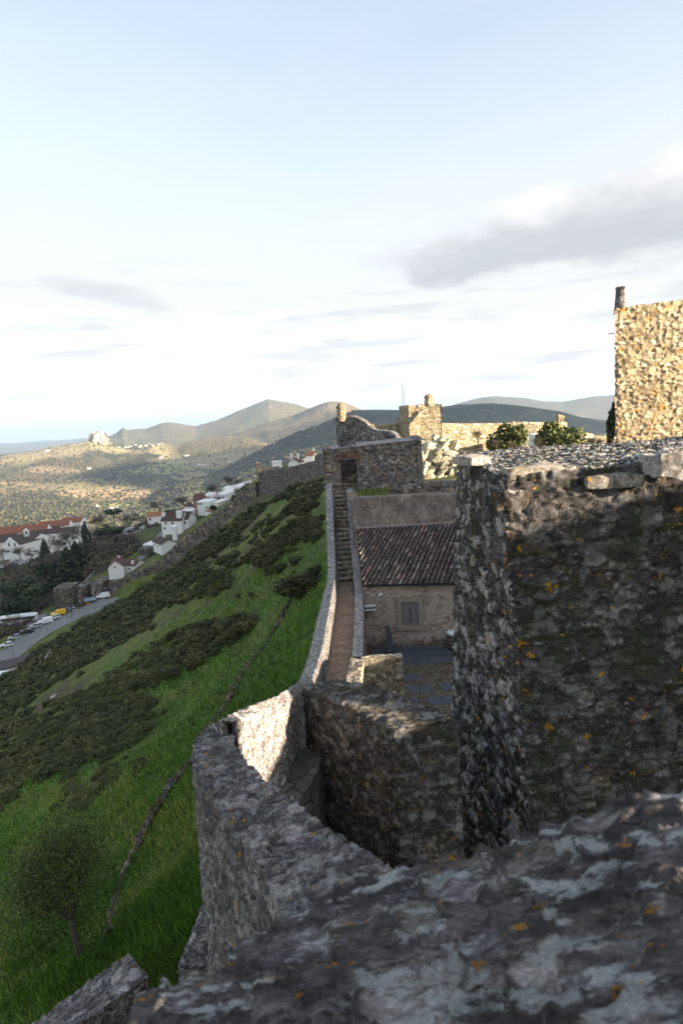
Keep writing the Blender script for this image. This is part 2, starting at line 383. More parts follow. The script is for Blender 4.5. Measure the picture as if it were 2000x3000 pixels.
m_grassb = leafmat('grass_blades', (.04, .09, .009), (.10, .20, .02), (.29, .32, .09))
m_palegr = leafmat('mossy_twigs', (.03, .05, .012), (.06, .09, .022), (.12, .14, .05))

# ------------------------------------------------------------------ ground
def P3(px, py, Y): return at(px, py, Y)
ctl = [P3(*q) for q in [
 (240, 2790, 21), (0, 3000, 17), (250, 1835, 150), (0, 2000, 133), (330, 1764, 201), (400, 1738, 203), (520, 1666, 199), (600, 1597, 193), (650, 1549, 188), (700, 1498, 182), (757, 1452, 171),
 (945, 1402, 104), (860, 1425, 125), (0, 2500, 31), (0, 2250, 55), (300, 2200, 52), (600, 2500, 21), (560, 2100, 46), (700, 1980, 52), (300, 1960, 95), (560, 1820, 82),
 (800, 1620, 72), (760, 1760, 64), (620, 1650, 128), (880, 1850, 40), (905, 1640, 52), (550, 2850, 14.5),
 (210, 1815, 190), (30, 1900, 178), (300, 1765, 207), (100, 1860, 184), (0, 1960, 172), (60, 1835, 196),
 (230, 1763, 214), (345, 1715, 214), (300, 1600, 262), (380, 1675, 226), (480, 1622, 222), (530, 1560, 238), (620, 1500, 262), (690, 1462, 290),
 (400, 1560, 285), (450, 1530, 330), (30, 1640, 345), (100, 1640, 330), (60, 1620, 395), (250, 1590, 410), (330, 1560, 400), (150, 1730, 250), (20, 1750, 245), (430, 1655, 212), (350, 1690, 214), 
 (820, 1395, 190), (760, 1400, 215)]]
ctl += [np.array(p, float) for p in [(-1.5, 22, -15.5), (-1.5, 32, -14.6), (-1.3, 44, -12.6), (4, 25, -15.6), (4, 32, -15.7), (3, 12, -15.6), (10, 20, -15.6), (14, 30, -15.6), (9, 34, -15.5), (0, 0, -14.5), (-6, 2, -18), (-20, 5, -27),
 (5, 44, -8.2), (2, 50, -7.6), (12, 60, -6.6), (20, 80, -6.2), (10, 100, -6.6), (30, 45, -6.5), (2, 80, -8), (35, 90, -8), (60, 60, -18), (50, 10, -18), (80, 130, -40), (20, -40, -22), (-30, -30, -45), (60, -30, -40),
 (2, 150, -20), (-5, 130, -13.5), (40, 160, -40), (-60, 20, -52), (-110, 60, -80), (-160, 120, -100), (-160, 20, -110), (-200, 250, -100), (-190, 380, -92), (22, 220, -22), (25, 290, -30), (-20, 330, -80), (100, 250, -90), (-60, 420, -95)]]
ctl = np.array(ctl)
def _U(r2): return .5*r2*np.log(r2+1e-9)
_n = len(ctl); K = np.zeros((_n+3, _n+3)); xs = ctl[:, :2]/100
K[:_n, :_n] = _U(((xs[:, None]-xs[None])**2).sum(-1))+np.eye(_n)*.0015
K[:_n, _n] = 1; K[:_n, _n+1:] = xs; K[_n, :_n] = 1; K[_n+1:, :_n] = xs.T
wts = np.linalg.solve(K, np.concatenate([ctl[:, 2], [0, 0, 0]]))
def tps(X, Y):
    x = np.stack([X, Y], -1)/100; out = np.zeros(len(x))
    for i in range(0, len(x), 20000):
        q = x[i:i+20000]; out[i:i+20000] = _U(((q[:, None]-xs[None])**2).sum(-1))@wts[:_n]+wts[_n]+q@wts[_n+1:]
    return out
# far ridges: list of (pixel, y) crest points, horizontal distance, near width, far width
RID = [
 ([(250, 1310), (310, 1280), (345, 1262), (360, 1250), (372, 1256), (430, 1252), (470, 1238), (495, 1234), (540, 1242), (575, 1248), (640, 1232), (700, 1209), (745, 1188), (785, 1173), (835, 1182), (880, 1192), (920, 1205), (1000, 1230)], 6800, 1500, 1300),
 ([(640, 1290), (700, 1262), (780, 1235), (860, 1213), (920, 1192), (960, 1181), (1000, 1181), (1040, 1195), (1100, 1215), (1200, 1225)], 5200, 1200, 1000),
 ([(440, 1345), (500, 1322), (560, 1300), (610, 1284), (660, 1277), (710, 1276), (760, 1288), (830, 1325)], 4400, 1300, 1500),
 ([(600, 1400), (660, 1372), (760, 1320), (850, 1275), (930, 1248), (1000, 1216), (1043, 1201), (1100, 1200), (1168, 1201), (1290, 1192), (1335, 1186), (1385, 1183), (1440, 1181), (1500, 1186), (1560, 1193), (1640, 1205), (1700, 1222), (1780, 1233), (1900, 1245)], 2700, 1000, 700),
 ([(1250, 1215), (1340, 1180), (1400, 1168), (1440, 1162), (1520, 1165), (1600, 1175), (1645, 1178), (1700, 1168), (1800, 1159), (1900, 1150), (2000, 1152)], 8500, 2200, 2000),
 ([(-200, 1350), (0, 1332), (100, 1318), (190, 1302), (260, 1290), (300, 1292), (380, 1300), (450, 1305), (560, 1318)], 4500, 1900, 900),
]
RD = []
for pts, Rk, wn, wf in RID:
    a = []; t = []
    for q in pts:
        v = ray(*q); a.append(math.atan2(v[0], v[1])); t.append(v[2]/math.hypot(v[0], v[1]))
    RD.append((np.array(a), np.array(t), Rk, wn, wf))
def far_h(X, Y):
    r = np.hypot(X, Y)+1e-6; a = np.arctan2(X, Y)
    p = np.stack([X/1000, Y/1000, X*0], 1)
    base = -300+95*fbm(p*1.15, 4, 51)+np.clip((r-9000)/11000, 0, 1)*205
    h = base
    spur = fbm(p*1.5, 5, 77)
    for k, (aa, tt, Rk, wn, wf) in enumerate(RD):
        te = np.interp(a, aa, tt); H = te*Rk
        m = sstep(a, aa[0]-.12, aa[0])*(1-sstep(a, aa[-1], aa[-1]+.12))
        H = base*(1-m)+H*m
        x = r-Rk; g = np.where(x < 0, np.clip(1+x/wn, 0, 1), np.clip(1-x/wf, 0, 1)); g = .55*g*g*(3-2*g)+.45*g
        hk = base+(H-base)*g*(1+np.where(np.abs(x) > 60, 1, 0)*0)+spur*260*g*(1-g)*2.4
        h = np.maximum(h, hk)
    return h
def ground_h(X, Y):
    X = np.atleast_1d(np.asarray(X, float)); Y = np.atleast_1d(np.asarray(Y, float))
    r = np.hypot(X, Y); near = np.where(r < 700, 0, 0.)
    m = r < 620
    near = np.zeros(len(X)); near[m] = tps(X[m], Y[m])
    fh = far_h(X, Y) if (r > 1000).any() else X*0
    hill = -95-(r-450)*.24                                       # the hill keeps falling to the valley
    w1 = sstep(r, 400, 560); nh_ = near*(1-w1)+np.maximum(hill, -330)*w1
    w2 = sstep(r, 1050, 1500)
    h = nh_*(1-w2)+fh*w2
    h = h+sstep(r, 2600, 4200)*(fbm(np.stack([X/420, Y/420, X*0], 1), 4, 41)*75)
    # behind the camera the hill simply falls away
    b = sstep(-Y, 30, 150)*(r < 2000); h = h*(1-b)+np.minimum(h, -60)*b
    # hummocks
    p = np.stack([X, Y, X*0], 1)
    on = sstep(r, 12, 25)*(1-sstep(r, 300, 600))*sstep(-(X+3), -2, 8)
    h = h+on*(fbm(p/9., 3, 5)*1.5+fbm(p/2.2, 3, 8)*.45)
    return h
def hit(px, py, lo=12., hi=9000., steps=260):
    v = ray(px, py); t = np.geomspace(lo, hi, steps)/v[1]; pts = v[None]*t[:, None]
    g = ground_h(pts[:, 0], pts[:, 1]); b = np.nonzero(pts[:, 2] < g)[0]
    if len(b) == 0: return None
    i = b[0]
    if i == 0: return pts[0]
    a, c = t[i-1], t[i]; f0 = pts[i-1, 2]-g[i-1]; f1 = pts[i, 2]-g[i]; tt = a+(c-a)*f0/(f0-f1); q = v*tt
    return np.array([q[0], q[1], float(ground_h(q[0], q[1])[0])])

ang = np.concatenate([np.linspace(-math.pi, R(-42), 60)[:-1], np.linspace(R(-42), R(36), 460), np.linspace(R(36), math.pi, 60)[1:]])
rad = np.concatenate([[1.5, 4, 8], np.geomspace(11, 600, 420), np.geomspace(600, 14000, 330)[1:], np.geomspace(14000, 21000, 8)[1:]])
A, RR = np.meshgrid(ang, rad); GX = (RR*np.sin(A)).ravel(); GY = (RR*np.cos(A)).ravel(); GZ = ground_h(GX, GY)
m_, k_ = A.shape; idx = np.arange(m_*k_).reshape(m_, k_)
GF = np.stack([idx[:-1, :-1], idx[:-1, 1:], idx[1:, 1:], idx[1:, :-1]], -1).reshape(-1, 4)
# land cover: R = woodland, G = field tone, B = bare heath
def az_of(px, py): v = ray(px, py); return math.atan2(v[0], v[1])
rr = np.hypot(GX, GY); aa_ = np.arctan2(GX, GY); pk = np.stack([GX/1000, GY/1000, GX*0], 1)
wood = sstep(fbm(pk*2.2, 4, 91), -.02, .10); field = fbm(pk*3.1, 3, 95)+.5; heath = sstep(fbm(pk*1.3, 3, 99), -.05, .2)
def proj(P):
    k = P@fw; return 1000+FPX*(P@cr)/k, 1500-FPX*(P@cu)/k
gx_, gy_ = proj(np.stack([GX, GY, GZ], 1))
dark = sstep(aa_, az_of(600, 1380), az_of(760, 1320))*(1-sstep(rr, 3000, 3500))*(rr > 1200); wood = np.maximum(wood, dark); heath = heath*(1-dark)
nearwood = sstep(rr, 1250, 1500)*(1-sstep(rr, 1900, 2300)); wood = np.maximum(wood, nearwood*.95)
wood = np.where(rr > 5700, .75, wood); m4 = sstep(rr, 3700, 4000)*(1-sstep(rr, 5500, 5800))*sstep(aa_, az_of(470, 1300), az_of(520, 1300)); wood = np.maximum(wood, m4*.55); heath = np.maximum(heath, m4*.8)
def patch(px, py, Y0, rx, ry, w=None, f=None, h=None):
    global wood, field, heath
    v = ray(px, py)
    c = hit(px, py, 1200, 9000)
    if c is None: return
    d = np.hypot((GX-c[0])/rx, (GY-c[1])/ry)+.5*fbm(pk*6, 3, 12); m = 1-sstep(d, .75, 1.0)
    if w is not None: wood = wood*(1-m)+w*m
    if f is not None: field = field*(1-m)+f*m
    if h is not None: heath = heath*(1-m)+h*m
for q in [(455, 1372, 0, 260, 190, 0, .25, 0), (330, 1452, 0, 230, 120, 0, .95, 0), (230, 1445, 0, 120, 90, 0, .8, 0), (700, 1396, 0, 160, 60, 0, .12, 0), (540, 1350, 0, 150, 60, 0, .6, 0), (640, 1450, 0, 200, 60, 0, .45, 0),
          (360, 1480, 0, 170, 60, 0, .2, 0), (150, 1380, 0, 200, 80, 0, .9, 1), (60, 1415, 0, 160, 60, 0, 1., 0), (560, 1445, 0, 120, 50, 0, .35, 0), (440, 1500, 0, 130, 40, 0, .3, 0), (250, 1405, 0, 100, 40, 0, .5, 0), (580, 1475, 0, 100, 40, 0, .7, 0)]: patch(*q)
gcol = np.stack([np.clip(wood, 0, 1), np.clip(field, 0, 1), np.clip(heath, 0, 1), np.ones(len(wood))], 1)

def f_ground(n, b):
    geo = n.a('ShaderNodeNewGeometry'); pos = geo.outputs['Position']
    r = n.a('ShaderNodeVectorMath', {0: pos}, operation='LENGTH').outputs['Value']
    at_ = n.a('ShaderNodeVertexColor', layer_name='st'); s3 = n.a('ShaderNodeSeparateColor', {0: at_.outputs[0]}); wd, fd, ht = s3.outputs
    # near slope: grass of several greens, dead bracken and bare earth
    n1 = n.noise(n.mapping(pos, scale=(1, 1, .5)), .16, 6, .62); n2 = n.noise(pos, 1.3, 6, .7); n3 = n.noise(pos, 7, 5, .75); n4 = n.noise(n.mapping(pos, loc=(50, 0, 0)), .07, 5, .6)
    dist = n.sm(r, 40., 120.)
    ga = n.ramp(n2, [(.3, (.028, .055, .007)), (.5, (.065, .13, .014)), (.7, (.14, .235, .028))])
    gb = n.ramp(n2, [(.3, (.055, .07, .018)), (.5, (.13, .155, .038)), (.7, (.24, .26, .075))])
    near = n.mix(n.sm(n.math('ADD', n1, n.math('MULTIPLY', dist, .16)), .50, .66), ga, gb)
    near = n.mix(n.math('MULTIPLY', n.sm(n4, .46, .60), n.math('MULTIPLY_ADD', dist, .75, .15)), near, n.ramp(n2, [(.3, (.045, .037, .022)), (.6, (.12, .095, .06))]))
    near = n.mix(1., near, n.ramp(n3, [(.28, (.35,)*3), (.5, (.95,)*3), (.75, (1.6,)*3)]), 'MULTIPLY')
    # town and valley
    fieldc = n.ramp(fd, [(.05, (.22, .27, .07)), (.3, (.33, .31, .12)), (.5, (.41, .33, .16)), (.7, (.45, .34, .19)), (1, (.44, .28, .16))])
    v = n.a('ShaderNodeTexVoronoi', {'Vector': n.mapping(pos, scale=(1, 1, .3)), 'Scale': .045}); vd = v.outputs[0]
    vn = n.noise(n.mapping(pos, scale=(1, 1, .3)), .018, 4, .7); vn2 = n.noise(pos, .0045, 5, .6)
    fieldc = n.mix(n.sm(vn2, .42, .60), fieldc, n.mix(.5, fieldc, (.30, .23, .12)))
    fieldc = n.mix(n.math('MULTIPLY', n.math('MULTIPLY', n.sm(vd, .42, .18), n.sm(vn, .42, .55)), .85), fieldc, (.045, .052, .025))
    woodc = n.mix(n.sm(vd, .2, .7), (.060, .068, .035), (.028, .036, .022))
    woodc = n.mix(n.sm(n.noise(pos, .012, 5, .7), .52, .62), woodc, (.12, .10, .055))
    farc = n.mix(wd, fieldc, woodc)
    farc = n.mix(n.math('MULTIPLY', ht, .5), farc, (.16, .115, .07))
    col = n.mix(n.sm(r, 900., 1300.), n.mix(n.sm(r, 230., 330.), near, n.mix(n.sm(n.noise(pos, .03, 5), .45, .6), (.045, .06, .02), (.085, .08, .045))), farc)
    n.l.new(col, b.inputs['Base Color'])
    nb = n.a('ShaderNodeBump', {'Height': n.math('ADD', n2, n3), 'Strength': .8, 'Distance': .25})
    fb = n.a('ShaderNodeBump', {'Height': n.math('MULTIPLY', n.sm(vd, .6, .1), n.sm(r, 900., 1200.)), 'Strength': .8, 'Distance': 9., 'Normal': nb.outputs[0]}); n.l.new(fb.outputs[0], b.inputs['Normal'])
m_ground = mat('ground_cover', f_ground, .95)
g_o = make('ground', np.stack([GX, GY, GZ], 1), GF[:, ::-1], m_ground, origin=(0, 0, 0), smooth=True, att=gcol); tag(g_o, kind='structure')

# ------------------------------------------------------------------ the near castle walls
def V3(q): return np.array(q, float)
# curved parapet: pixel pairs (outer edge, inner edge) on its top, with the top height there
zt = [(-3.35, -3.30)]*1
cw = [((838, 2722), (1166, 2554), -3.30), ((752, 2520), (1050, 2472), -3.32), ((690, 2440), (942, 2400), -3.34), ((640, 2375), (867, 2336), -3.36), ((586, 2305), (787, 2290), -3.38),
      ((564, 2225), (725, 2235), -3.42), ((566, 2158), (690, 2172), -3.5), ((610, 2124), (681, 2128), -3.62)]
st = []
p = atz(1150, 2800, -3.3); q = atz(1420, 2700, -3.3); st.append([(p[0], p[1], -13.), (p[0], p[1], -3.35), (q[0], q[1], -3.28), (q[0], q[1], -5.6)])
for o, i, z in cw:
    a = atz(*o, z-.05); b = atz(*i, z+.03); dv = (a-b)/np.linalg.norm(a-b)
    st.append([(a[0]+dv[0]*.35, a[1]+dv[1]*.35, z-11.), a, b, (b[0], b[1], z-6.2)])
st0 = st; st = [st0[-1]]
def zat(px, py, Y): return at(px, py, Y)
tail = [((650, 2108), (690, 2112), 6.2), ((690, 2088), (728, 2098), 6.6), ((745, 2066), (775, 2082), 7.3), ((800, 2044), (826, 2064), 8.0), ((848, 2018), (868, 2040), 8.9), ((880, 1996), (900, 2012), 12.), ((900, 1980), (917, 1998), 18.)]
for o, i, Y in tail:
    a = at(*o, Y*.985); b = at(*i, Y); st.append([(a[0]-.5, a[1]+.1, min(a[2]-9, -13.5)), a, b, (b[0], b[1], -8.5 if Y < 10 else b[2]-1.6)])
o = stone_wall('curved_parapet', st0, .035, m_curve, dict(size=(.26, .09, .05), amp=.024, rough=.03, seed=3, wob=.03, warp=.5), resn=.035, curve=False)
tag(o, 'thick curved grey slate parapet bending left above the green slope', 'wall')
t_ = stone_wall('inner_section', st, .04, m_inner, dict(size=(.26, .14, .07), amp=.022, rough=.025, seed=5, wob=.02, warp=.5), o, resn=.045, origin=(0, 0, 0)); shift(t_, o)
# flagged wall passage behind it
fl = [atz(*q, -5.9) for q in [(720, 2290), (700, 2170), (800, 2120), (900, 2180), (960, 2500), (900, 2560)]]
def f_flag(n, b):
    pos = n.a('ShaderNodeNewGeometry').outputs['Position']
    v = n.a('ShaderNodeTexVoronoi', {'Vector': pos, 'Scale': 2.6}, feature='DISTANCE_TO_EDGE'); v1 = n.a('ShaderNodeTexVoronoi', {'Vector': pos, 'Scale': 2.6})
    c = n.ramp(n.a('ShaderNodeSeparateColor', {0: v1.outputs['Color']}).outputs[0], [(0, (.08, .075, .07)), (1, (.17, .16, .145))])
    c = n.mix(n.sm(v.outputs[0], .05, .0), c, (.04, .05, .025)); c = n.mix(1., c, n.ramp(n.noise(pos, 9, 6, .7), [(.3, (.6,)*3), (.7, (1.3,)*3)]), 'MULTIPLY')
    n.l.new(c, b.inputs['Base Color']); bump(n, b, n.sm(v.outputs[0], 0., .1), .7, .02)
m_flag = mat('flagstones', f_flag); m_path0 = plain('damp_earth', (.05, .05, .035), .95, .4, 3)
mb = MB(); P_ = [(-.62, 8.05, -5.35), (-.4, 9.6, -5.45), (-1.9, 9.6, -5.45), (-1.75, 7.1, -5.4), (-1.15, 6.9, -5.35), (-.85, 7.4, -5.34)]
mb.prism([(i,) for i in range(6)], lambda i: P_[i], lambda i: (P_[i][0], P_[i][1], P_[i][2]-3.8))
o = mb.build('passage_landing', m_flag); tag(o, kind='structure')

mb = MB(); mb.quad((-1.2, 3.0, -9.2), (2.2, 3.0, -9.2), (2.2, 9, -9.2), (-1.2, 9, -9.2)); o = mb.build('passage_floor', m_path0); tag(o, kind='structure')
# dividing wall between the passage and the courtyard
Z2 = -4.2
A = atz(1155, 2142, Z2); B = atz(1345, 2110, Z2+.06); C = atz(885, 2012, Z2-.15); D = atz(930, 1985, Z2-.3)
e1 = (A-C)/np.linalg.norm(A-C); ou = np.array([e1[1], -e1[0], 0])*-1
st = [[(C[0]-.03, C[1], -9.6), C, (C[0]+.62, C[1]+.25, C[2]), (C[0]+.62, C[1]+.25, -9.6)],
      [((A[0]+C[0])/2-.04, (A[1]+C[1])/2, -9.6), ((A[0]+C[0])/2-.04, (A[1]+C[1])/2, Z2-.02), ((A[0]+C[0])/2+.62, (A[1]+C[1])/2+.35, Z2-.02), ((A[0]+C[0])/2+.62, (A[1]+C[1])/2+.35, -9.6)],
      [(A[0]-.05, A[1], -9.6), A, (B[0], B[1]+.05, B[2]), (B[0]+.05, B[1], -9.6)]]
o = stone_wall('dividing_wall', st, .03, m_second, dict(size=(.22, .22, .12), amp=.035, rough=.02, seed=9, wob=.03), resn=.035)
tag(o, 'dark rubble dividing wall with sunlit ragged top edge beside the passage', 'wall')

# big rough wall block
a = atz(1470, 1392, -.80); b = atz(1338, 1327, -.76)
a = np.array([1.98, 7.0, -.82]); b = np.array([2.28, 10.9, -.74])
st = [[(2.54, 6.75, -10.5), (2.02, 7.0, -.84), (2.26, 10.9, -.76), (1.80, 10.9, -10.5)],
      [(4.2, 6.72, -10.5), (4.2, 6.72, -.66), (4.6, 9.7, -.68), (4.6, 9.7, -10.5)],
      [(9.5, 5.9, -10.5), (9.5, 5.9, -.30), (9.7, 9.2, -.4), (9.7, 9.2, -10.5)]]
def bigwall():
    V, Fc = loft(st, .05, .032)
    return st
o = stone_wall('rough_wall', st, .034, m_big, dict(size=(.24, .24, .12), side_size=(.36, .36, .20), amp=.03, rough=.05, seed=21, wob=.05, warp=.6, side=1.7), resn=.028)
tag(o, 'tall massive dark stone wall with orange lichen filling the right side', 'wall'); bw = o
def rough_block(c, sz, seed, rz=0., mt=None):
    bm = bmesh.new(); bmesh.ops.create_cube(bm, size=1); bmesh.ops.subdivide_edges(bm, edges=bm.edges[:], cuts=15, use_grid_fill=True); V = np.array([v.co[:] for v in bm.verts]); Fc_ = [[v.index for v in f.verts] for f in bm.faces]; bm.free()
    L_ = np.linalg.norm(V*[1, 1, 1], axis=1)[:, None]; V = V*(1-.05*(np.clip(L_-.5, 0, 1)*2.2)**2); V = V*np.array(sz); V = V+(V/np.array(sz))*fbm(V*2.5+seed, 4, seed)[:, None]*min(sz)*1.9
    c_, s_ = math.cos(rz), math.sin(rz); V = np.stack([V[:, 0]*c_-V[:, 1]*s_, V[:, 0]*s_+V[:, 1]*c_, V[:, 2]], 1)+np.array(c)
    at__ = np.tile([(seed*.37) % 1, 1, (seed*.61) % 1, 1], (len(V), 1)); o_ = make('coping_stone', V, Fc_, mt, bw, origin=(0, 0, 0), smooth=True, att=at__); return shift(o_, bw)
m_cop = stone('pale_coping_stone', [(.30, .26, .21), (.40, .35, .29), (.34, .30, .27)], sc=.4, orange=.45, pale=.35, black=.25, bdist=.012)
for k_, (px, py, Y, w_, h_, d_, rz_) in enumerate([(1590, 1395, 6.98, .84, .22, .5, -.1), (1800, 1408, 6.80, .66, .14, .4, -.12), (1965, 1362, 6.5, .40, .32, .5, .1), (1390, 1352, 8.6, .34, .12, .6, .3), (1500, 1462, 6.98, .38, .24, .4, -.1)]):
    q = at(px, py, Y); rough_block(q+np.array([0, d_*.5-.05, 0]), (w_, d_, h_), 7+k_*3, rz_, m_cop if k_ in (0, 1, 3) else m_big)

# foreground parapet under the camera
FZ = [(-60, -1.0)]
edge = [(395, 2905, -1.02), (640, 2835, -1.0), (760, 2745, -.97), (900, 2650, -.94), (1170, 2560, -.90), (1270, 2545, -.88), (1500, 2468, -.82), (1700, 2405, -.78), (1850, 2330, -.74), (2000, 2335, -.72)]
st = []
for (px, py, z) in edge:
    f = atz(px, py+12, z-.03); nb = atz(px, py, z)*np.array([1, 1, 0]); 
    st.append([(f[0], f[1]+.03, z-1.5), f, (f[0]+.05, f[1]-1.15, z-.02), (f[0]+.05, f[1]-1.15, z-1.5)])
f = st[-1][1]; st.append([(f[0]+1.6, f[1]+.35, -2.2), (f[0]+1.6, f[1]+.35, -.62), (f[0]+1.6, f[1]-.9, -.62), (f[0]+1.6, f[1]-.9, -2.2)])
o = stone_wall('foreground_parapet', st, .009, m_fore, dict(size=(.22, .06, .045), amp=.018, rough=.015, seed=31, wob=.012, warp=.6), resn=.009)
tag(o, 'blurred lichen covered stone parapet right in front of the camera', 'wall')

# outer wall fragments lower left
p1 = at(75, 3010, 11.4); p2 = at(375, 2792, 12.2); p3 = at(434, 2862, 11.6); p4 = at(215, 3010, 10.2)
st = [[(p1[0]-1.2, p1[1]-1.2, p1[2]-4), (p1[0]-.9, p1[1]-.9, p1[2]-.5), (p4[0]-.9, p4[1]-.9, p4[2]-.5), (p4[0]-.9, p4[1]-1, p4[2]-4)],
      [(p1[0], p1[1], p1[2]-4), p1, p4, (p4[0], p4[1], p4[2]-4)],
      [(p2[0], p2[1], p2[2]-4), p2, p3, (p3[0], p3[1], p3[2]-4)]]
o = stone_wall('outwork_wall', st, .05, m_curve, dict(size=(.34, .34, .09), amp=.05, rough=.02, seed=41, wob=.05), resn=.05)
tag(o, 'broken slate topped wall stub rising from the grass at lower left', 'wall')
q = [at(598, 2650, 11.5), at(640, 2650, 11.5), at(660, 2880, 9.3), at(522, 2835, 9.6)]
st = [[(q[0][0]-.3, q[0][1]+.2, q[0][2]-3), q[0], q[1]+[1.2, 0, 0], (q[1][0]+1.3, q[1][1]+.2, q[1][2]-3)],
      [((q[0][0]+q[3][0])/2-.3, (q[0][1]+q[3][1])/2, (q[0][2]+q[3][2])/2-3), (q[0]+q[3])/2+[.02, 0, .05], (q[1]+q[2])/2+[1.2, 0, 0], ((q[1][0]+q[2][0])/2+1.3, (q[1][1]+q[2][1])/2, (q[0][2]+q[3][2])/2-3)],
      [(q[3][0]-.1, q[3][1], q[3][2]-3), q[3], q[2]+[1.2, 0, 0], (q[2][0]+1.3, q[2][1], q[3][2]-3)]]
o = stone_wall('buttress', st, .05, m_curve, dict(size=(.3, .3, .10), amp=.06, rough=.03, seed=43, wob=.06), resn=.05)
tag(o, 'dark ragged stone buttress at the foot of the curved parapet', 'buttress')

# ------------------------------------------------------------------ walkway, its parapets and the stairs
lp = [(-1.95, 17.5, -9.95), (-1.55, 20, -9.75), (-1.15, 23.1, -9.6), (-.98, 26.5, -9.55), (-.80, 30, -9.55), (-.66, 33.5, -9.5), (-.60, 35.8, -9.3), (-.60, 40., -6.85), (-.62, 43.6, -4.6)]
st = []
for i, (x, y, z) in enumerate(lp):
    w = .60 if i < 5 else .50
    st.append([(x-w-.1, y, z-8.5), (x-w, y, z-.26), (x, y, z), (x+.20, y, z-1.3)])
o = stone_wall('outer_parapet', st, .07, m_walk, dict(size=(.22, .22, .13), amp=.03, rough=.015, seed=51), resn=.06)
tag(o, 'long pale lichened parapet climbing beside the green slope to the arch', 'wall')
rp = [(*atz(1031, 1925, -10.1)[:2], -10.1), (*atz(1035, 1860, -10.08)[:2], -10.08), (*atz(1039, 1799, -10.05)[:2], -10.05), (*atz(1039, 1730, -10.0)[:2], -10.0), (.52, 36.2, -9.3), (.50, 40, -6.95), (.48, 43., -5.15)]
st = [[(x, y, z-1.), (x, y, z), (x+.46, y, z-.02), (x+.50, y, -13.8)] for x, y, z in rp]
o = stone_wall('inner_parapet', st, .07, m_walk, dict(size=(.22, .22, .13), amp=.025, rough=.015, seed=53), resn=.06)
tag(o, 'lower parapet on the courtyard side of the stairs, next to the tiled roof', 'wall')
def f_path(n, b):
    pos = n.a('ShaderNodeNewGeometry').outputs['Position']
    c = n.ramp(n.noise(pos, 3, 7, .7), [(.3, (.14, .09, .06)), (.5, (.25, .17, .12)), (.7, (.38, .29, .21))])
    c = n.mix(n.sm(n.noise(pos, 14, 5, .7), .5, .65), c, (.10, .085, .07)); n.l.new(c, b.inputs['Base Color']); bump(n, b, n.noise(pos, 12, 5, .7), .8, .03)
m_path = mat('worn_brown_path', f_path)
mb = MB(); fl_ = [(-2., 17.5, -10.9), (-1.6, 20, -10.75), (-1.2, 23.1, -10.6), (-1.0, 26.5, -10.5), (-.82, 30, -10.5), (-.68, 33.5, -10.45), (-.62, 36.2, -10.4)]
V = []; Fc = []
for i, (x, y, z) in enumerate(fl_): V += [(x-.1, y, z), (x+1.9, y, z), (x-.1, y, z-.5), (x+1.9, y, z-.5)]
for i in range(len(fl_)-1):
    k = i*4; Fc += [(k, k+1, k+5, k+4), (k+2, k+6, k+7, k+3), (k+1, k+3, k+7, k+5), (k, k+4, k+6, k+2)]
Fc += [(0, 2, 3, 1)]
V = [(min(v[0], .45 if v[1] > 24 else v[0]), v[1], v[2]) for v in V]
o = make('walkway', V, Fc, m_path); tag(o, kind='structure')
# retaining wall carrying the walkway towards the courtyard
mb = MB()
ns = 20; x0, x1 = -.62, .54; Y0, Y1 = 35.8, 44.2; ZA, ZB = -10.4, -5.5; V = []; Fc = []
nx = 14
rows = []
for i in range(ns):
    y = Y0+(Y1-Y0)*i/ns; z = ZA+(ZB-ZA)*(i+1)/ns; y2 = Y0+(Y1-Y0)*(i+1)/ns; z0_ = ZA+(ZB-ZA)*i/ns
    rows += [(y, z0_+.0), (y-.03, z0_+(z-z0_)*.5), (y-.02, z), (y+.2, z), (y2-.04, z-.005)]
rows.append((Y1+2.5, ZB))
V = []
for (y, z) in rows:
    for j in range(nx+1): V.append((x0+(x1-x0)*j/nx, y, z))
k = nx+1
Fc = [(i*k+j, i*k+j+1, (i+1)*k+j+1, (i+1)*k+j) for i in range(len(rows)-1) for j in range(nx)]
V = np.array(V); V[:, 2] += .03*fbm(V*4, 3, 3)*2; V[:, 1] += .03*fbm(V*4+9, 3, 4)*2
m_stair = stone('stair_stone', [tuple(x*1.15 for x in c) for c in WARM], vor=(3.2, .8), sc=.9, pale=.25, black=.3, bdist=.02)
o = make('stone_staircase', V, Fc, m_stair, smooth=False); tag(o, 'narrow straight flight of worn stone steps rising to the arched doorway', 'staircase'); sc0 = o
m_tread = stone('pale_tread', [(.28, .25, .20), (.38, .34, .28), (.32, .28, .23)], vor=(2.5, 1), sc=.8, pale=.3, black=.3, bdist=.015, mort=.3)  # treads in a paler stone than the risers, so the steps show as bands
for i in range(ns):
    y = Y0+(Y1-Y0)*i/ns; z = ZA+(ZB-ZA)*(i+1)/ns; t_ = MB().box((-.04+random.uniform(-.01, .01), y+.06, z+.005), (1.14, .26, .085), rx=random.uniform(-.02, .02)).build('tread', m_tread, sc0, origin=(0, 0, 0)); shift(t_, sc0)

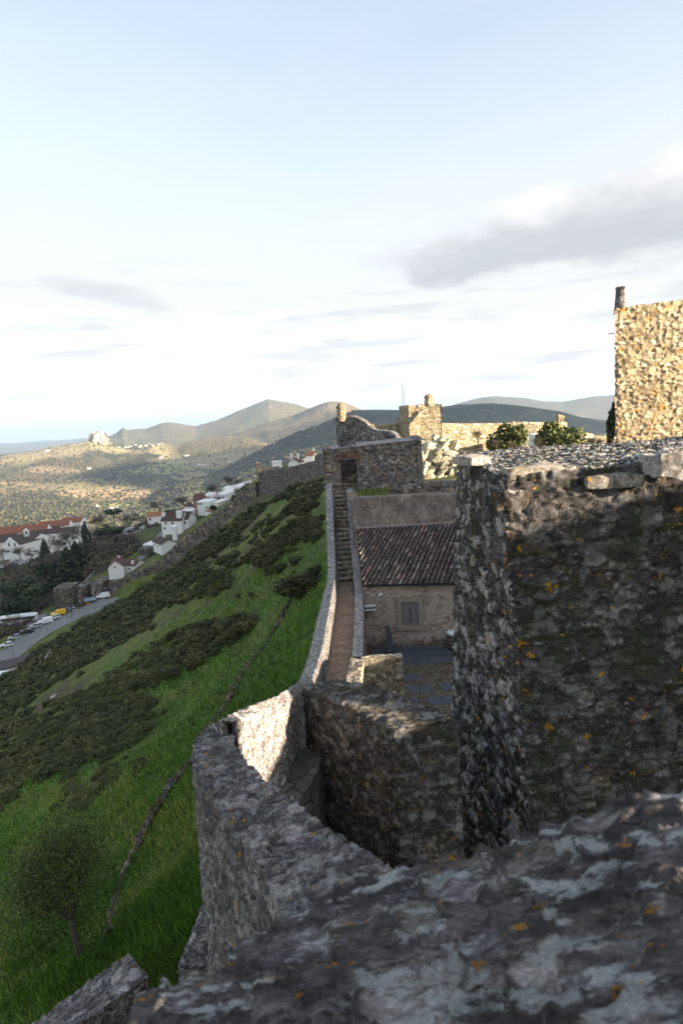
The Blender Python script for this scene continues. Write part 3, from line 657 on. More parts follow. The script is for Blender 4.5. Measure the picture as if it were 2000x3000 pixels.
# stone block at the walkway's near end
a = atz(1045, 1932, -9.45); b = atz(1180, 1925, -9.45)
st = [[(-.12, 21.2, -14), (-.02, 21.2, -9.62), (-.12, 23.9, -9.6), (-.12, 23.9, -14)],
      [(.25, 21.25, -14), (.25, 21.25, -9.58), (.3, 24.0, -9.55), (.3, 24.0, -14)], [(2.02, 22.0, -14), (1.92, 22.0, -9.55), (1.92, 22.7, -9.52), (2.02, 22.7, -14)]]
b1 = atz(1027, 1926, -9.62); b2 = atz(1064, 1932, -9.60); f1 = atz(1000, 2040, -9.62); f2 = atz(1050, 2050, -9.60)
st = [[(f1[0], f1[1], -14), f1, f2, (f2[0]+.05, f2[1], -14)], [(b1[0], b1[1], -14), b1, b2, (b2[0]+.03, b2[1], -14)]]
m_block = stone('buff_rubble', [(.20, .17, .12), (.33, .28, .20), (.26, .21, .15), (.42, .37, .28), (.28, .22, .16)], sc=1., pale=.3, black=.2, bdist=.02)
o = stone_wall('low_stone_block', st, .05, m_block, dict(size=(.3, .3, .2), amp=.03, rough=.015, seed=61), resn=.05)
tag(o, 'buff stone kerb wall ending the courtyard side of the walkway', 'wall')
k1 = b2; k2 = atz(1179, 1922, -9.6)
st = [[(k1[0]-.1, k1[1]+.35, -14), (k1[0]-.1, k1[1]+.35, -9.6), (k1[0]-.1, k1[1]+.0, -9.62), (k1[0]-.1, k1[1]-.05, -14)], [(k2[0], k2[1]+.3, -14), (k2[0], k2[1]+.3, -9.6), (k2[0], k2[1]-.02, -9.62), (k2[0]+.06, k2[1]-.1, -14)]]
o = stone_wall('low_stone_block', st, .05, m_block, dict(size=(.3, .3, .2), amp=.03, rough=.015, seed=62), resn=.05)
tag(o, 'squat buff stone block at the near end of the walkway above the courtyard', 'wall')

# ------------------------------------------------------------------ courtyard
def f_court(n, b):
    pos = n.a('ShaderNodeNewGeometry').outputs['Position']
    v = n.a('ShaderNodeTexVoronoi', {'Vector': pos, 'Scale': 11.}); c = n.ramp(n.a('ShaderNodeSeparateColor', {0: v.outputs['Color']}).outputs[0], [(0, (.12, .10, .075)), (.6, (.18, .145, .11)), (1, (.25, .21, .165))])
    e = n.sm(v.outputs[0], .35, .6); c = n.mix(e, c, (.06, .05, .03)); n.l.new(c, b.inputs['Base Color']); bump(n, b, e, -.6, .03)
m_court = mat('cobbles', f_court)
mb = MB(); mb.quad((.6, 14, -13.45), (13, 14, -13.45), (13, 34, -13.45), (.6, 34, -13.45)); o = mb.build('courtyard', m_court, origin=(6, 24, -13.45)); tag(o, kind='structure')
def f_slate(n, b):
    pos = n.a('ShaderNodeNewGeometry').outputs['Position']
    c = n.ramp(n.noise(pos, 4, 6, .7), [(.3, (.045, .055, .07)), (.7, (.11, .125, .15))]); n.l.new(c, b.inputs['Base Color']); b.inputs['Roughness'].default_value = .55
m_slate = mat('slate', f_slate)
mb = MB(); k = 0
def slab(x, y, w=1.25, d=.62):
    for i in range(2):
        mb.quad(*[(x+(i*w/2+(.02 if i else 0))+u*(w/2-.02), y+v*d, -13.44) for u, v in ((0, 0), (1, 0), (1, 1), (0, 1))])
for r_ in range(7):
    for c_ in range(8): slab(1.0+c_*1.28*1.35+(r_ % 2)*.9-(.0), 18.2+r_*1.35, 1.25, .72)
for c_ in range(12): slab(1.2+c_*1.28, 29.4, 1.25, .9); slab(1.2+c_*1.28+.3, 30.35, 1.25, .75); slab(1.2+c_*1.28, 31.15, 1.25, .7)
for c_ in range(2): slab(1.0+c_*1.3, 27.6, 1.25, .7)
o = mb.build('slate_paving', m_slate); tag(o, kind='structure')

# ------------------------------------------------------------------ house with tiled roof
def f_facade(n, b):
    pos = n.a('ShaderNodeNewGeometry').outputs['Position']
    v = n.a('ShaderNodeTexVoronoi', {'Vector': n.mapping(pos, scale=(1, 1, 1.9)), 'Scale': 3.6}); ve = n.a('ShaderNodeTexVoronoi', {'Vector': n.mapping(pos, scale=(1, 1, 1.9)), 'Scale': 3.6}, feature='DISTANCE_TO_EDGE')
    c = n.ramp(n.a('ShaderNodeSeparateColor', {0: v.outputs['Color']}).outputs[0], [(0, (.24, .18, .14)), (.5, (.38, .29, .23)), (1, (.50, .42, .36))])
    c = n.mix(n.sm(ve.outputs[0], .08, 0.), c, (.12, .09, .07))
    pl = n.sm(n.noise(pos, 1.1, 5, .65), .42, .56); c = n.mix(n.math('MULTIPLY', pl, .8), c, (.41, .345, .29))
    z = n.a('ShaderNodeSeparateXYZ', {0: pos}).outputs[2]
    c = n.mix(n.math('MULTIPLY', n.sm(n.math('ADD', z, n.math('MULTIPLY', n.noise(pos, 2.4, 4), 1.3)), -12.1, -12.8), .75), c, (.045, .04, .035))
    c = n.mix(1., c, n.ramp(n.noise(pos, 8, 7, .75), [(.3, (.62,)*3), (.7, (1.35,)*3)]), 'MULTIPLY'); n.l.new(c, b.inputs['Base Color']); bump(n, b, n.noise(pos, 12, 6, .7), .7, .03)
m_fac = mat('worn_rubble_render', f_facade)
house = thing('stone_house', 'brown stone house with lichened barrel tile roof and one shuttered window', 'house', (5, 32, -13.45))
mb = MB(); HP = [(1.0, 32.1), (11.4, 30.75), (11.4, 37.3), (1.0, 37.3)]; mb.prism(HP, lambda u, v: (u, v, -13.8), lambda u, v: (u, v, -9.55 if v < 33 else -7.6)); w_ = mb.build('wall', m_fac, house); shift(w_, house)
# roof: courses of barrel tiles
tv = []; tf = []; tc_ = []
sl = math.atan2(2.25, 5.45); ca, sa = math.cos(sl), math.sin(sl); RX0, RX1 = .98, 11.4; EY, EZ = 31.72, -9.47
step = .285; L = .42; nc = int((RX1-RX0)/step); nr = 14
def rpt(x, s, h):
    x2 = max(RX0-.04, x+s*.45); return (x2, EY-(x-1)*.13*(1-s/6.)+s*ca-h*sa, EZ+s*sa+h*ca)
for c in range(-9, nc):
    x = RX0+c*step+.11
    for r_ in range(nr):
        if x+(r_+.5)*L*.45 < RX0: continue
        t = random.random(); s0 = r_*L-.02; w0 = .112+random.uniform(-.006, .006); dx = random.uniform(-.012, .012); dh = random.uniform(-.006, .012)
        base = len(tv)
        for (s, rr_) in ((s0, w0), (s0+L+.05, w0*.80)):
            for j in range(7):
                an = math.pi*j/6; tv.append(rpt(x+dx+rr_*math.cos(an), s, .02+dh+rr_*math.sin(an)+(0.02 if s == s0 else -.012)))
        for j in range(6): tf.append((base+j, base+j+1, base+8+j, base+7+j))
        tf.append(tuple(base+j for j in range(6, -1, -1)))
        tc_ += [(t, random.random(), 0, 1)]*14
base = len(tv); tv += [(RX0-.04, EY-.03, EZ-.02), (RX1, EY-(RX1-1)*.13-.03, EZ-.02), (RX1, EY+5.85, EZ+5.85*sa/ca-.02), (RX0-.04, EY+5.85, EZ+5.85*sa/ca-.02), (RX0-.04, EY-.03, EZ-.09), (RX1, EY-(RX1-1)*.13-.03, EZ-.09)]; tf += [(base, base+1, base+2, base+3), (base, base+4, base+5, base+1)]; tc_ += [(.0, .0, 1, 1)]*6
def f_tile(n, b):
    a = n.a('ShaderNodeVertexColor', layer_name='st'); s3 = n.a('ShaderNodeSeparateColor', {0: a.outputs[0]}); pos = n.a('ShaderNodeNewGeometry').outputs['Position']
    c = n.ramp(s3.outputs[0], [(0, (.045, .035, .034)), (.3, (.09, .058, .052)), (.6, (.08, .064, .058)), (.8, (.13, .08, .065)), (.93, (.26, .23, .21)), (1, (.24, .12, .085))])
    c = n.mix(n.math('MULTIPLY', n.sm(n.noise(pos, 9, 5, .7), .50, .62), .7), c, (.33, .31, .29)); c = n.mix(n.math('MULTIPLY', n.sm(n.noise(pos, 1.2, 5, .7), .48, .6), .75), c, (.045, .038, .035))
    c = n.mix(s3.outputs[2], c, (.02, .018, .016)); n.l.new(c, b.inputs['Base Color']); bump(n, b, n.noise(pos, 30, 4, .7), .5, .01)
o = make('roof', tv, tf, mat('barrel_tiles', f_tile), house, origin=(0, 0, 0), smooth=True, att=tc_); shift(o, house)
o = MB().box((6.2, 37.26, -7.16), (10.6, .24, .10)).build('ridge_flashing', plain('pinkish_mortar', (.36, .29, .26), .9, .2, 3), house, origin=(0, 0, 0)); shift(o, house)
# window
fr = MB(); wx0, wx1, wz0, wz1 = 3.15, 4.12, -12.05, -10.62; yf = 31.72
m_frame = stone('dressed_granite', [(.24, .20, .15), (.30, .25, .19), (.27, .22, .17)], vor=(.9, 1), sc=2.5, pale=.0, black=.1, bdist=.01, mort=.1)
fw_ = .27
FY = lambda x: 32.1-(x-1)*.13
fr.box(((wx0+wx1)/2, FY((wx0+wx1)/2)-.02, wz1+fw_/2), (wx1-wx0+2*fw_, .24, fw_), rz=-.129); fr.box(((wx0+wx1)/2, FY((wx0+wx1)/2)-.03, wz0-fw_/2), (wx1-wx0+2*fw_, .28, fw_), rz=-.129)
fr.box((wx0-fw_/2, FY(wx0-fw_/2)-.02, (wz0+wz1)/2), (fw_, .23, wz1-wz0), rz=-.129); fr.box((wx1+fw_/2, FY(wx1+fw_/2)-.02, (wz0+wz1)/2), (fw_, .23, wz1-wz0), rz=-.129)
wf = fr.build('window', plain('granite_frame', (.30, .25, .195), .9, .25, 7), house, origin=(0, 0, 0)); shift(wf, house)
sh = MB()
for k in range(7): sh.box((wx0+(k+.5)*(wx1-wx0)/7, FY(wx0+(k+.5)*(wx1-wx0)/7)-.02, (wz0+wz1)/2), ((wx1-wx0)/7-.012, .05, wz1-wz0-.01), rz=-.129)
so_ = sh.build('shutter', plain('grey_brown_shutter', (.20, .18, .19), .75, .2, 6), wf, origin=(0, 0, 0))
wc = (wx0+wx1)/2; bk = MB(); bk.box((wc, FY(wc)-.06, (wz0+wz1)/2-.1), (.035, .03, .9)); bk.build('latch_bar', m_darkp, so_, origin=(0, 0, 0))
# low boundary wall in front of stairs base side of the house
# security camera, light box, info stele, barrel
o = thing('security_camera', 'small white security camera fixed high on the house wall', 'security camera', (1.95, 31.9, -10.1))
mb = MB(); mb.box((0, -.16, 0), (.11, .30, .11), rz=.5, rx=-.5); mb.build('housing', m_whitep, o); mb = MB(); mb.tube([(0, .06, .14), (0, -.06, .12), (0, -.12, .03)], .022, 6); mb.build('bracket', m_whitep, o)
o = thing('wall_sign', 'white sign board with dark stripe sticking out beside the parapet', 'sign', (1.35, 31.8, -10.85))
mb = MB(); mb.box((0, -.1, .13), (.62, .06, .13)); mb.build('upper_board', m_whitep, o); mb = MB(); mb.box((0, -.1, 0), (.62, .05, .1)); mb.build('dark_stripe', plain('slate_blue', (.09, .12, .16), .5), o)
mb = MB(); mb.box((0, -.1, -.11), (.62, .06, .09)); mb.build('lower_board', m_whitep, o); MB().tube([(-.25, -.1, -.15), (-.25, .1, -.75)], .02, 6).build('bracket', m_darkp, o); MB().tube([(.1, -.1, -.15), (.12, .1, -.55)], .02, 6).build('bracket', m_darkp, o)
ib = atz(1142, 1915, -13.44)
o = thing('information_stele', 'curved blue grey metal information stele standing on the slate paving', 'sign', ib)
V = []; Fc = []
for i in range(13):
    t = i/12; y = -.34*math.sin(t*1.9)*t+.10; z = .05+1.75*t; x = .04-.16*t*t
    V += [(x-.17, y-.02, z), (x+.17, y-.02, z), (x+.17, y+.02, z), (x-.17, y+.02, z)]
for i in range(12):
    for j in range(4): Fc.append((i*4+j, i*4+(j+1) % 4, i*4+4+(j+1) % 4, i*4+4+j))
Fc += [(3, 2, 1, 0), (48, 49, 50, 51)]
make('panel', V, Fc, m_metal, o, smooth=False); mb = MB(); mb.box((.04, .1, .03), (.56, .34, .06)); mb.build('foot', m_darkp, o)
bb = atz(1322, 1893, -13.44)
o = thing('barrel', 'wooden barrel with pale hoops and white lid against the house wall', 'barrel', bb+np.array([.12, -.35, 0]))
MB().lathe((0, 0, 0), [(.36, .0), (.42, .2), (.45, .45), (.42, .72), (.38, .92)], 24).build('staves', plain('brown_staves', (.10, .055, .045), .6, .4, 8), o, smooth=True)
for z, r_ in ((.16, .425), (.42, .462), (.62, .448), (.82, .41)): MB().lathe((0, 0, 0), [(r_, z), (r_, z+.07)], 24).build('hoop', plain('hoop_iron', (.24, .20, .19), .5, .2), o)
MB().lathe((0, 0, 0), [(.45, .93), (.47, .96), (.47, 1.0), (.40, 1.06), (.1, 1.09)], 24).build('lid', m_whitep, o, smooth=True)

# ------------------------------------------------------------------ terrace walls, arch tower
def f_plaster(n, b):
    pos = n.a('ShaderNodeNewGeometry').outputs['Position']
    v = n.a('ShaderNodeTexVoronoi', {'Vector': n.mapping(pos, scale=(1, 1, 1.3)), 'Scale': 5.}); ve = n.a('ShaderNodeTexVoronoi', {'Vector': n.mapping(pos, scale=(1, 1, 1.3)), 'Scale': 5.}, feature='DISTANCE_TO_EDGE')
    c = n.ramp(n.noise(pos, 1.3, 7, .7), [(.3, (.10, .085, .075)), (.5, (.20, .165, .145)), (.7, (.33, .28, .245))])
    s = n.ramp(n.a('ShaderNodeSeparateColor', {0: v.outputs['Color']}).outputs[0], [(0, (.16, .12, .09)), (1, (.30, .25, .20))]); s = n.mix(n.sm(ve.outputs[0], .09, .02), s, (.03, .025, .02))
    c = n.mix(n.sm(n.noise(pos, .75, 5, .6), .555, .57), c, s); c = n.mix(1., c, n.ramp(n.noise(n.mapping(pos, scale=(2, 2, .5)), 3, 6, .7), [(.3, (.6,)*3), (.7, (1.4,)*3)]), 'MULTIPLY')
    n.l.new(c, b.inputs['Base Color']); bump(n, b, n.noise(pos, 8, 6, .7), .7, .03)
m_plas = mat('stained_plaster', f_plaster)
st = wall_pts([(.7, 37.6, -5.11, -13), (12.5, 37.6, -5.35, -13)], .5)
o = stone_wall('terrace_wall', st, .12, m_plas, dict(size=(.5, .5, .3), amp=.012, rough=.015, seed=71), resn=.12); tag(o, 'stained plaster terrace wall rising behind the tiled roof', 'wall')
mb = MB(); mb.quad((.6, 37.8, -5.42), (18, 37.8, -5.6), (22, 48, -5.5), (.6, 48, -5.45)); o = mb.build('terrace', m_path); tag(o, kind='structure')
st = wall_pts([(3.6, 40.6, -5.05, -7), (5.4, 40.6, -4.75, -7), (13.5, 40.2, -4.72, -7)], .5)
o = stone_wall('low_terrace_wall', st, .09, m_arch, dict(size=(.4, .4, .2), amp=.03, rough=.02, seed=73), resn=.09); tag(o, 'low brown rubble wall running right from the arch tower foot', 'wall')
# arch tower: front wall with an opening, built of pieces left and right of the doorway, over it a segmental brick arch
tw = thing('arch_tower', 'square rubble gate tower with brick arched doorway at the top of the stairs', 'tower', (2.5, 44, -5.6))
DX0, DX1, DZ0, DZ1 = .05, 1.40, -5.5, -3.05
def grid_front():
    res = .085; xs_ = np.arange(-1.2, 6.15, res); zs = np.arange(-9.0, -1.8, res)
    V = []; key = {}; Fc = []
    def inside(x, z): 
        top = DZ1+.16*(1-((x-(DX0+DX1)/2)/((DX1-DX0)/2))**2)
        return DX0 < x < DX1 and z > DZ0-.3 and z < top
    def vid(i, j):
        if (i, j) not in key:
            key[(i, j)] = len(V); x = xs_[i]; z = zs[j]
            lean = (z+9)*.012; V.append((x+(lean if x < 1 else -lean), 44+(z+5.5)*.02, z+((x-6)*.045 if z > -2.3 else 0)))
        return key[(i, j)]
    for i in range(len(xs_)-1):
        for j in range(len(zs)-1):
            if inside(xs_[i]+res/2, zs[j]+res/2): continue
            Fc.append((vid(i, j), vid(i+1, j), vid(i+1, j+1), vid(i, j+1)))
    return V, Fc
V, Fc = grid_front()
for v in range(len(V)): pass
o = make('front_wall', V, Fc, m_arch, tw, origin=(0, 0, 0), smooth=True, rub=dict(size=(.34, .34, .2), amp=.035, rough=.02, seed=81)); shift(o, tw)
ztop = lambda x: -1.82
st = [[(6.16, 43.97, -9), (6.08, 44.06, -1.80), (6.0, 44.5, -1.80), (6.0, 44.5, -9)], [(6.95, 46, -9), (6.75, 46, -1.72), (6.1, 46, -1.72), (6.1, 46, -9)], [(7.1, 49.3, -9), (6.9, 49.3, -1.66), (6.3, 49.3, -1.66), (6.3, 49.3, -9)]]
o = stone_wall('side_wall', st, .09, m_arch, dict(size=(.34, .34, .2), amp=.035, rough=.02, seed=83), tw, resn=.09, origin=(0, 0, 0)); shift(o, tw)
st = [[(-1.2, 44.0, -9), (-1.13, 44.02, -2.14), (-.7, 44.4, -2.12), (-.7, 44.4, -9)], [(-1.25, 49, -9), (-1.2, 49, -2.1), (-.75, 49, -2.1), (-.75, 49, -9)]]
o = stone_wall('side_wall', st, .1, m_arch, dict(size=(.34, .34, .2), amp=.035, rough=.02, seed=84), tw, resn=.1, origin=(0, 0, 0)); shift(o, tw)
xs_ = np.linspace(-1.15, 6.9, 80); ys_ = np.linspace(44.03, 49.3, 40); V = [(x, y, -1.90+(x-6)*.045*(x < 6)+.02*(y-44)) for y in ys_ for x in xs_]; Fc = [(j*80+i, j*80+i+1, (j+1)*80+i+1, (j+1)*80+i) for j in range(39) for i in range(79) if not (.05 < xs_[i] < 1.40 and ys_[j] > 45.4)]
o = make('roof_terrace', V, Fc, m_walk, tw, origin=(0, 0, 0), smooth=True, rub=dict(size=(.3, .3, .2), amp=.03, rough=.03, seed=85)); shift(o, tw)
mb = MB()      # passage lining: side walls and vault
mb.quad((DX0-.02, 44.06, -6), (DX0-.02, 46.4, -6), (DX0-.02, 46.4, -2.6), (DX0-.02, 44.06, -2.6)); mb.quad((DX1+.02, 44.06, -2.6), (DX1+.02, 48.9, -2.6), (DX1+.02, 48.9, -6), (DX1+.02, 44.06, -6))
o = mb.build('passage_wall', m_arch, tw, origin=(0, 0, 0)); shift(o, tw)
mb = MB(); cx = (DX0+DX1)/2   # brick arch voussoirs
for k in range(17):
    t = (k-8)/8; x = cx+t*.92; z = DZ1+.20*(1-t*t)+.16; mb.box((x, 43.96, z), (.085, .2, .42), ry=t*.38)
o = mb.build('brick_arch', stone('brick_red', [(.24, .11, .07), (.30, .15, .10), (.18, .10, .07)], vor=(6, 1), sc=1, pale=.1, black=.25, mort=.2), tw, origin=(0, 0, 0)); shift(o, tw)
# steps continuing inside the passage
mb = MB()
for k in range(9): mb.box((.72, 44.75+k*.5, -5.42+k*.24), (1.36, .52, .26))
o = mb.build('inner_steps', m_stair, tw, origin=(0, 0, 0)); shift(o, tw)
for k in range(9): o = MB().box((.72, 44.53+k*.5, -5.28+k*.24), (1.34, .16, .05)).build('tread', m_tread, tw, origin=(0, 0, 0)); shift(o, tw)

# ------------------------------------------------------------------ castle works beyond the tower
# s-shaped parapet with its sentry box
sp = [(984, 1223, 61), (1010, 1219, 60.5), (1032, 1219, 60), (1050, 1226, 59.4), (1068, 1238, 58.8), (1082, 1251, 58.3), (1096, 1260, 57.8), (1120, 1262, 57), (1142, 1264, 56.2), (1155, 1274, 55.6), (1166, 1288, 55), (1185, 1292, 54)]
st = []
for px, py, Y in sp:
    q = at(px, py, Y); st.append([(q[0]-.3, q[1]-.1, -9), (q[0], q[1], q[2]), (q[0]+.45, q[1]+.6, q[2]+.04), (q[0]+.45, q[1]+.6, -9)])
m_swoop = stone('grey_speckled_rubble', [tuple(x*.85 for x in c) for c in GREY], vor=(3., 1.4), sc=1.6, pale=.25, black=.3, mort=.4, bdist=.03)
o = stone_wall('swooping_wall', st, .3, m_swoop, dict(size=(.4, .4, .3), amp=.02, rough=.01, seed=91), resn=.3); tag(o, 'grey wall with swooping S shaped top behind the arch tower', 'wall')
q = at(1000, 1224, 60.6)
def sentry(name, label, q, r_, h, mt, group='sentry boxes on the castle corners', door=True):
    o = thing(name, label, 'sentry box', q, group)
    MB().lathe((0, 0, 0), [(r_*.8, -.4), (r_*1.04, 0), (r_, h*.1), (r_*.97, h*.62), (r_*1.06, h*.65), (r_*1.06, h*.69)], 24).build('wall', mt, o, smooth=False)
    MB().lathe((0, 0, 0), [(r_*1.03, h*.69), (r_*.95, h*.8), (r_*.75, h*.9), (r_*.45, h*.97), (.05, h)], 24).build('dome', mt, o, smooth=True)
    if door:
        mb = MB(); mb.box((-.3*r_, -r_*.96, h*.45), (.12, .1, h*.16)); mb.build('loophole', m_glass, o)
    return o
sentry('sentry_box', 'domed stone sentry box at the left end of the swooping wall', q, .47, 1.55, m_gold)
# fort tower
ft = thing('fort_tower', 'sunlit square stone tower with broken merlons and a stair shadow', 'tower', (9.5, 80, -6.5))
def px80(px, py, Y=80): return at(px, py, Y)
m_fort = stone('golden_fort_rubble', GOLD, con=.5, vor=(2.3, 1.8), sc=2, pale=.25, black=.15, mortar=(.2, .14, .08), bdist=.05, mort=.5)
def box_from(a, b, d, zb, name, mt, parent, skew=0.):
    """front face from top-left point a to top-right point b, depth d behind it"""
    a = np.array(a); b = np.array(b)
    st = [[(a[0], a[1], zb), tuple(a), (a[0]+skew, a[1]+d, a[2]), (a[0]+skew, a[1]+d, zb)], [(b[0], b[1], zb), tuple(b), (b[0]+skew, b[1]+d, b[2]), (b[0]+skew, b[1]+d, zb)]]
    o = stone_wall(name, st, .25, mt, dict(size=(.5, .5, .3), amp=.03, rough=.02, seed=int(abs(a[0]*7)) % 50), parent, resn=.25, origin=(0, 0, 0) if parent else None)
    if parent is not None: shift(o, parent)
    return o
a = at(1225, 1203, 79); b = at(1292, 1186, 78.6); box_from(a, b, 4.2, -7, 'main_block', m_fort, ft)
a = at(1275, 1185, 78.9); b = at(1293, 1184, 78.5); box_from(a, b, .7, a[2]-1.2, 'merlon', m_fort, ft)
a = at(1221, 1185, 82.5); b = at(1282, 1182, 82.5); box_from(a, b, .7, -5, 'rear_parapet', m_fort, ft)
a = at(1169, 1190, 83); b = at(1196, 1187, 79.5); box_from(a, b, .8, -4, 'merlon', m_fort, ft)
a = at(1196, 1187, 79.5); b = at(1218, 1187, 79.5); box_from(a, b, .6, a[2]-1.7, 'merlon', m_fort, ft)
a = at(1195, 1197, 79.55); b = at(1230, 1197, 79.55); box_from(a, b, .5, a[2]-.7, 'stair_parapet', m_fort, ft)
mb = MB()
for k in range(8):
    q = at(1229-k*4, 1208+k*5.0, 79.2-k*.12); mb.box((q[0], q[1]+.6, (q[2]-7)/2), (.32, 1.6, q[2]+7))
o = mb.build('outer_stair', m_fort, ft, origin=(0, 0, 0)); shift(o, ft)
a = at(1168, 1230, 82.6); b = at(1196, 1230, 79.8); box_from(a, b, 2., -7, 'left_block', m_fort, ft)
sentry('sentry_box', 'small domed turret standing on top of the sunlit fort tower', at(1256, 1184, 81), .62, 1.4, m_fort)
for px, h0, hy in ((1178, 1122, 1193), (1184, 1137, 1193)):
    q = at(px, hy, 120); t = at(px, h0, 120)
    o = MB().tube([q, t], .05, 6).build('antenna_mast', m_metal); tag(o, 'thin grey antenna mast in the sky behind the fort, %s of the two' % ('the taller' if px == 1178 else 'the shorter'), 'antenna', 'antenna masts behind the fort')
# curtain walls beyond
pt = [at(1040, 1243, 82), at(1110, 1243, 83), at(1180, 1240, 84)]
st = wall_pts([(q[0], q[1], q[2], -9) for q in pt], 1.2); o = stone_wall('curtain_wall', st, .4, m_gold, dict(size=(.6, .6, .4), amp=.04, rough=.03, seed=95), resn=.4); tag(o, 'sunlit golden curtain wall between swooping wall and fort tower', 'wall')
pt = [at(1286, 1240, 81.5), at(1400, 1241, 83), at(1490, 1239, 84), at(1530, 1238, 84)]
st = wall_pts([(q[0], q[1], q[2], -9) for q in pt], 1.2); o = stone_wall('curtain_wall', st, .4, m_gold, dict(size=(.6, .6, .4), amp=.04, rough=.03, seed=96), resn=.4); tag(o, 'sunlit golden curtain wall right of the fort tower behind the white rocks', 'wall')
pt = [at(1500, 1235, 73), at(1560, 1237, 72.5), at(1610, 1236, 74), at(1645, 1237, 77)]
st = wall_pts([(q[0], q[1], q[2], -9) for q in pt], 1.4); o = stone_wall('bastion_wall', st, .3, m_gold, dict(size=(.6, .6, .4), amp=.04, rough=.03, seed=97), resn=.3); tag(o, 'stepped stone bastion between the round shrubs', 'wall')
q = at(1642, 1232, 72); o = stone_wall('wall_chimney', wall_pts([(q[0]-.45, q[1], q[2]+.75, -3), (q[0]+.4, q[1], q[2]+.55, -3)], .8), .2, m_gold, dict(size=(.4, .4, .3), amp=.03, rough=.03, seed=98)); tag(o, 'stubby stone pillar on the wall above the round shrubs', 'pillar')
pt = [at(1690, 1262, 82), at(1740, 1277, 86), at(1800, 1280, 90)]
st = wall_pts([(q[0], q[1], q[2], -12) for q in pt], 1.0); o = stone_wall('curtain_wall', st, .4, m_gold, dict(size=(.6, .6, .4), amp=.04, rough=.03, seed=99), resn=.4); tag(o, 'low curtain wall sloping down towards the cypress beside the keep', 'wall')

# white rock outcrop
def f_rock(n, b):
    pos = n.a('ShaderNodeNewGeometry').outputs['Position']; a = n.a('ShaderNodeVertexColor', layer_name='st'); s3 = n.a('ShaderNodeSeparateColor', {0: a.outputs[0]})
    c = n.ramp(n.noise(pos, 1.6, 8, .7), [(.32, (.24, .20, .13)), (.5, (.44, .39, .28)), (.7, (.60, .55, .43))])
    c = n.mix(n.math('MULTIPLY', n.sm(n.noise(pos, .8, 6, .65), .53, .62), .8), c, (.12, .15, .035))
    c = n.mix(n.sm(s3.outputs[1], .25, .0), c, (.08, .065, .045)); n.l.new(c, b.inputs['Base Color']); bump(n, b, n.noise(pos, 5, 7, .75), 1., .12)
m_rock = mat('white_quartzite', f_rock)
r_ = np.random.default_rng(12); RV = []; RF = []; RA = []
bm = bmesh.new(); bmesh.ops.create_cube(bm, size=1); bmesh.ops.subdivide_edges(bm, edges=bm.edges[:], cuts=5, use_grid_fill=True); CV = np.array([v.co[:] for v in bm.verts]); CF = np.array([[v.index for v in f.verts] for f in bm.faces]); bm.free()
for k in range(420):
    u = r_.uniform(-1, 1); w = r_.uniform(-1, 1); env = max(.05, 1-abs(u)**1.7); X_ = 9.8+u*4.8; Y_ = 56.4+w*3.6; zt = -7+(5.0*env**.8)*(1-.55*max(0, -w))*r_.uniform(.35, 1.0)
    L_ = r_.uniform(.8, 2.0); sz = np.array([r_.uniform(.25, .8), r_.uniform(.5, 1.3), L_]); P = CV*sz; P = P*(1-.45*np.abs(P[:, 2:3]/L_*2)**2*r_.uniform(.3, 1))
    P = P+(fbm(P*1.3+k*7, 3, k)[:, None]*.35)*np.sign(P); an = r_.normal(.75, .32); ca_, sa_ = math.cos(an), math.sin(an); P = np.stack([P[:, 0]*ca_+P[:, 2]*sa_, P[:, 1], -P[:, 0]*sa_+P[:, 2]*ca_], 1); an = r_.normal(0, .3); ca_, sa_ = math.cos(an), math.sin(an); P = np.stack([P[:, 0]*ca_-P[:, 1]*sa_, P[:, 0]*sa_+P[:, 1]*ca_, P[:, 2]], 1)
    P += [X_, Y_, zt-L_*.38]; RF.append(CF+sum(len(q) for q in RV)); RV.append(P); RA.append(np.tile([r_.uniform(), 1, r_.uniform(), 1], (len(P), 1)))
gx = np.linspace(0, 1, 40); UU, VV = np.meshgrid(gx, gx); X_ = (4.6+UU*11).ravel(); Y_ = (52.5+VV*9).ravel(); Zm = -7.2+4.7*np.exp(-(((X_-9.8)/3.4)**2+((Y_-57.5)/3.)**2)**1.3)+fbm(np.stack([X_, Y_, X_*0], 1)*.8, 4, 3)*1.2
nb = sum(len(q) for q in RV); RF.append(np.array([(j*40+i, j*40+i+1, (j+1)*40+i+1, (j+1)*40+i) for j in range(39) for i in range(39)])+nb); RV.append(np.stack([X_, Y_, Zm], 1)); RA.append(np.tile([.5, 1, .5, 1], (len(X_), 1)))
o = make('rock_outcrop', np.concatenate(RV), np.concatenate(RF), m_rock, smooth=False, att=np.concatenate(RA)); tag(o, 'jagged tilted white rock outcrop lit by the sun', 'rock')

# keep
kp = thing('keep', 'tall sunlit golden rubble keep with small round turret at its corner', 'tower', (24, 37, -4))
K1 = at(1800, 905, 35); K2 = (30.5, 33.5, K1[2]+.75)
st = [[(K1[0]+.25, 35, -7), (K1[0], 35, K1[2]), (K1[0]+.7, 36.2, K1[2]), (K1[0]+.8, 36.2, -7)], [(K2[0], K2[1], -7), K2, (K2[0]+.1, K2[1]+1.2, K2[2]), (K2[0]+.1, K2[1]+1.2, -7)]]
o = stone_wall('front_wall', st, .065, m_keep, dict(size=(.42, .42, .26), amp=.075, rough=.03, seed=101, wob=.03), kp, resn=.065, origin=(0, 0, 0)); shift(o, kp)
st = [[(K1[0]+.75, 36.1, -7), (K1[0]+.7, 36.1, K1[2]-.04), (K1[0]+1.7, 36.1, K1[2]-.04), (K1[0]+1.7, 36.1, -7)], [(K1[0]+3.4, 41, -7), (K1[0]+3.3, 41, K1[2]-.04), (K1[0]+4.2, 41, K1[2]-.04), (K1[0]+4.2, 41, -7)]]
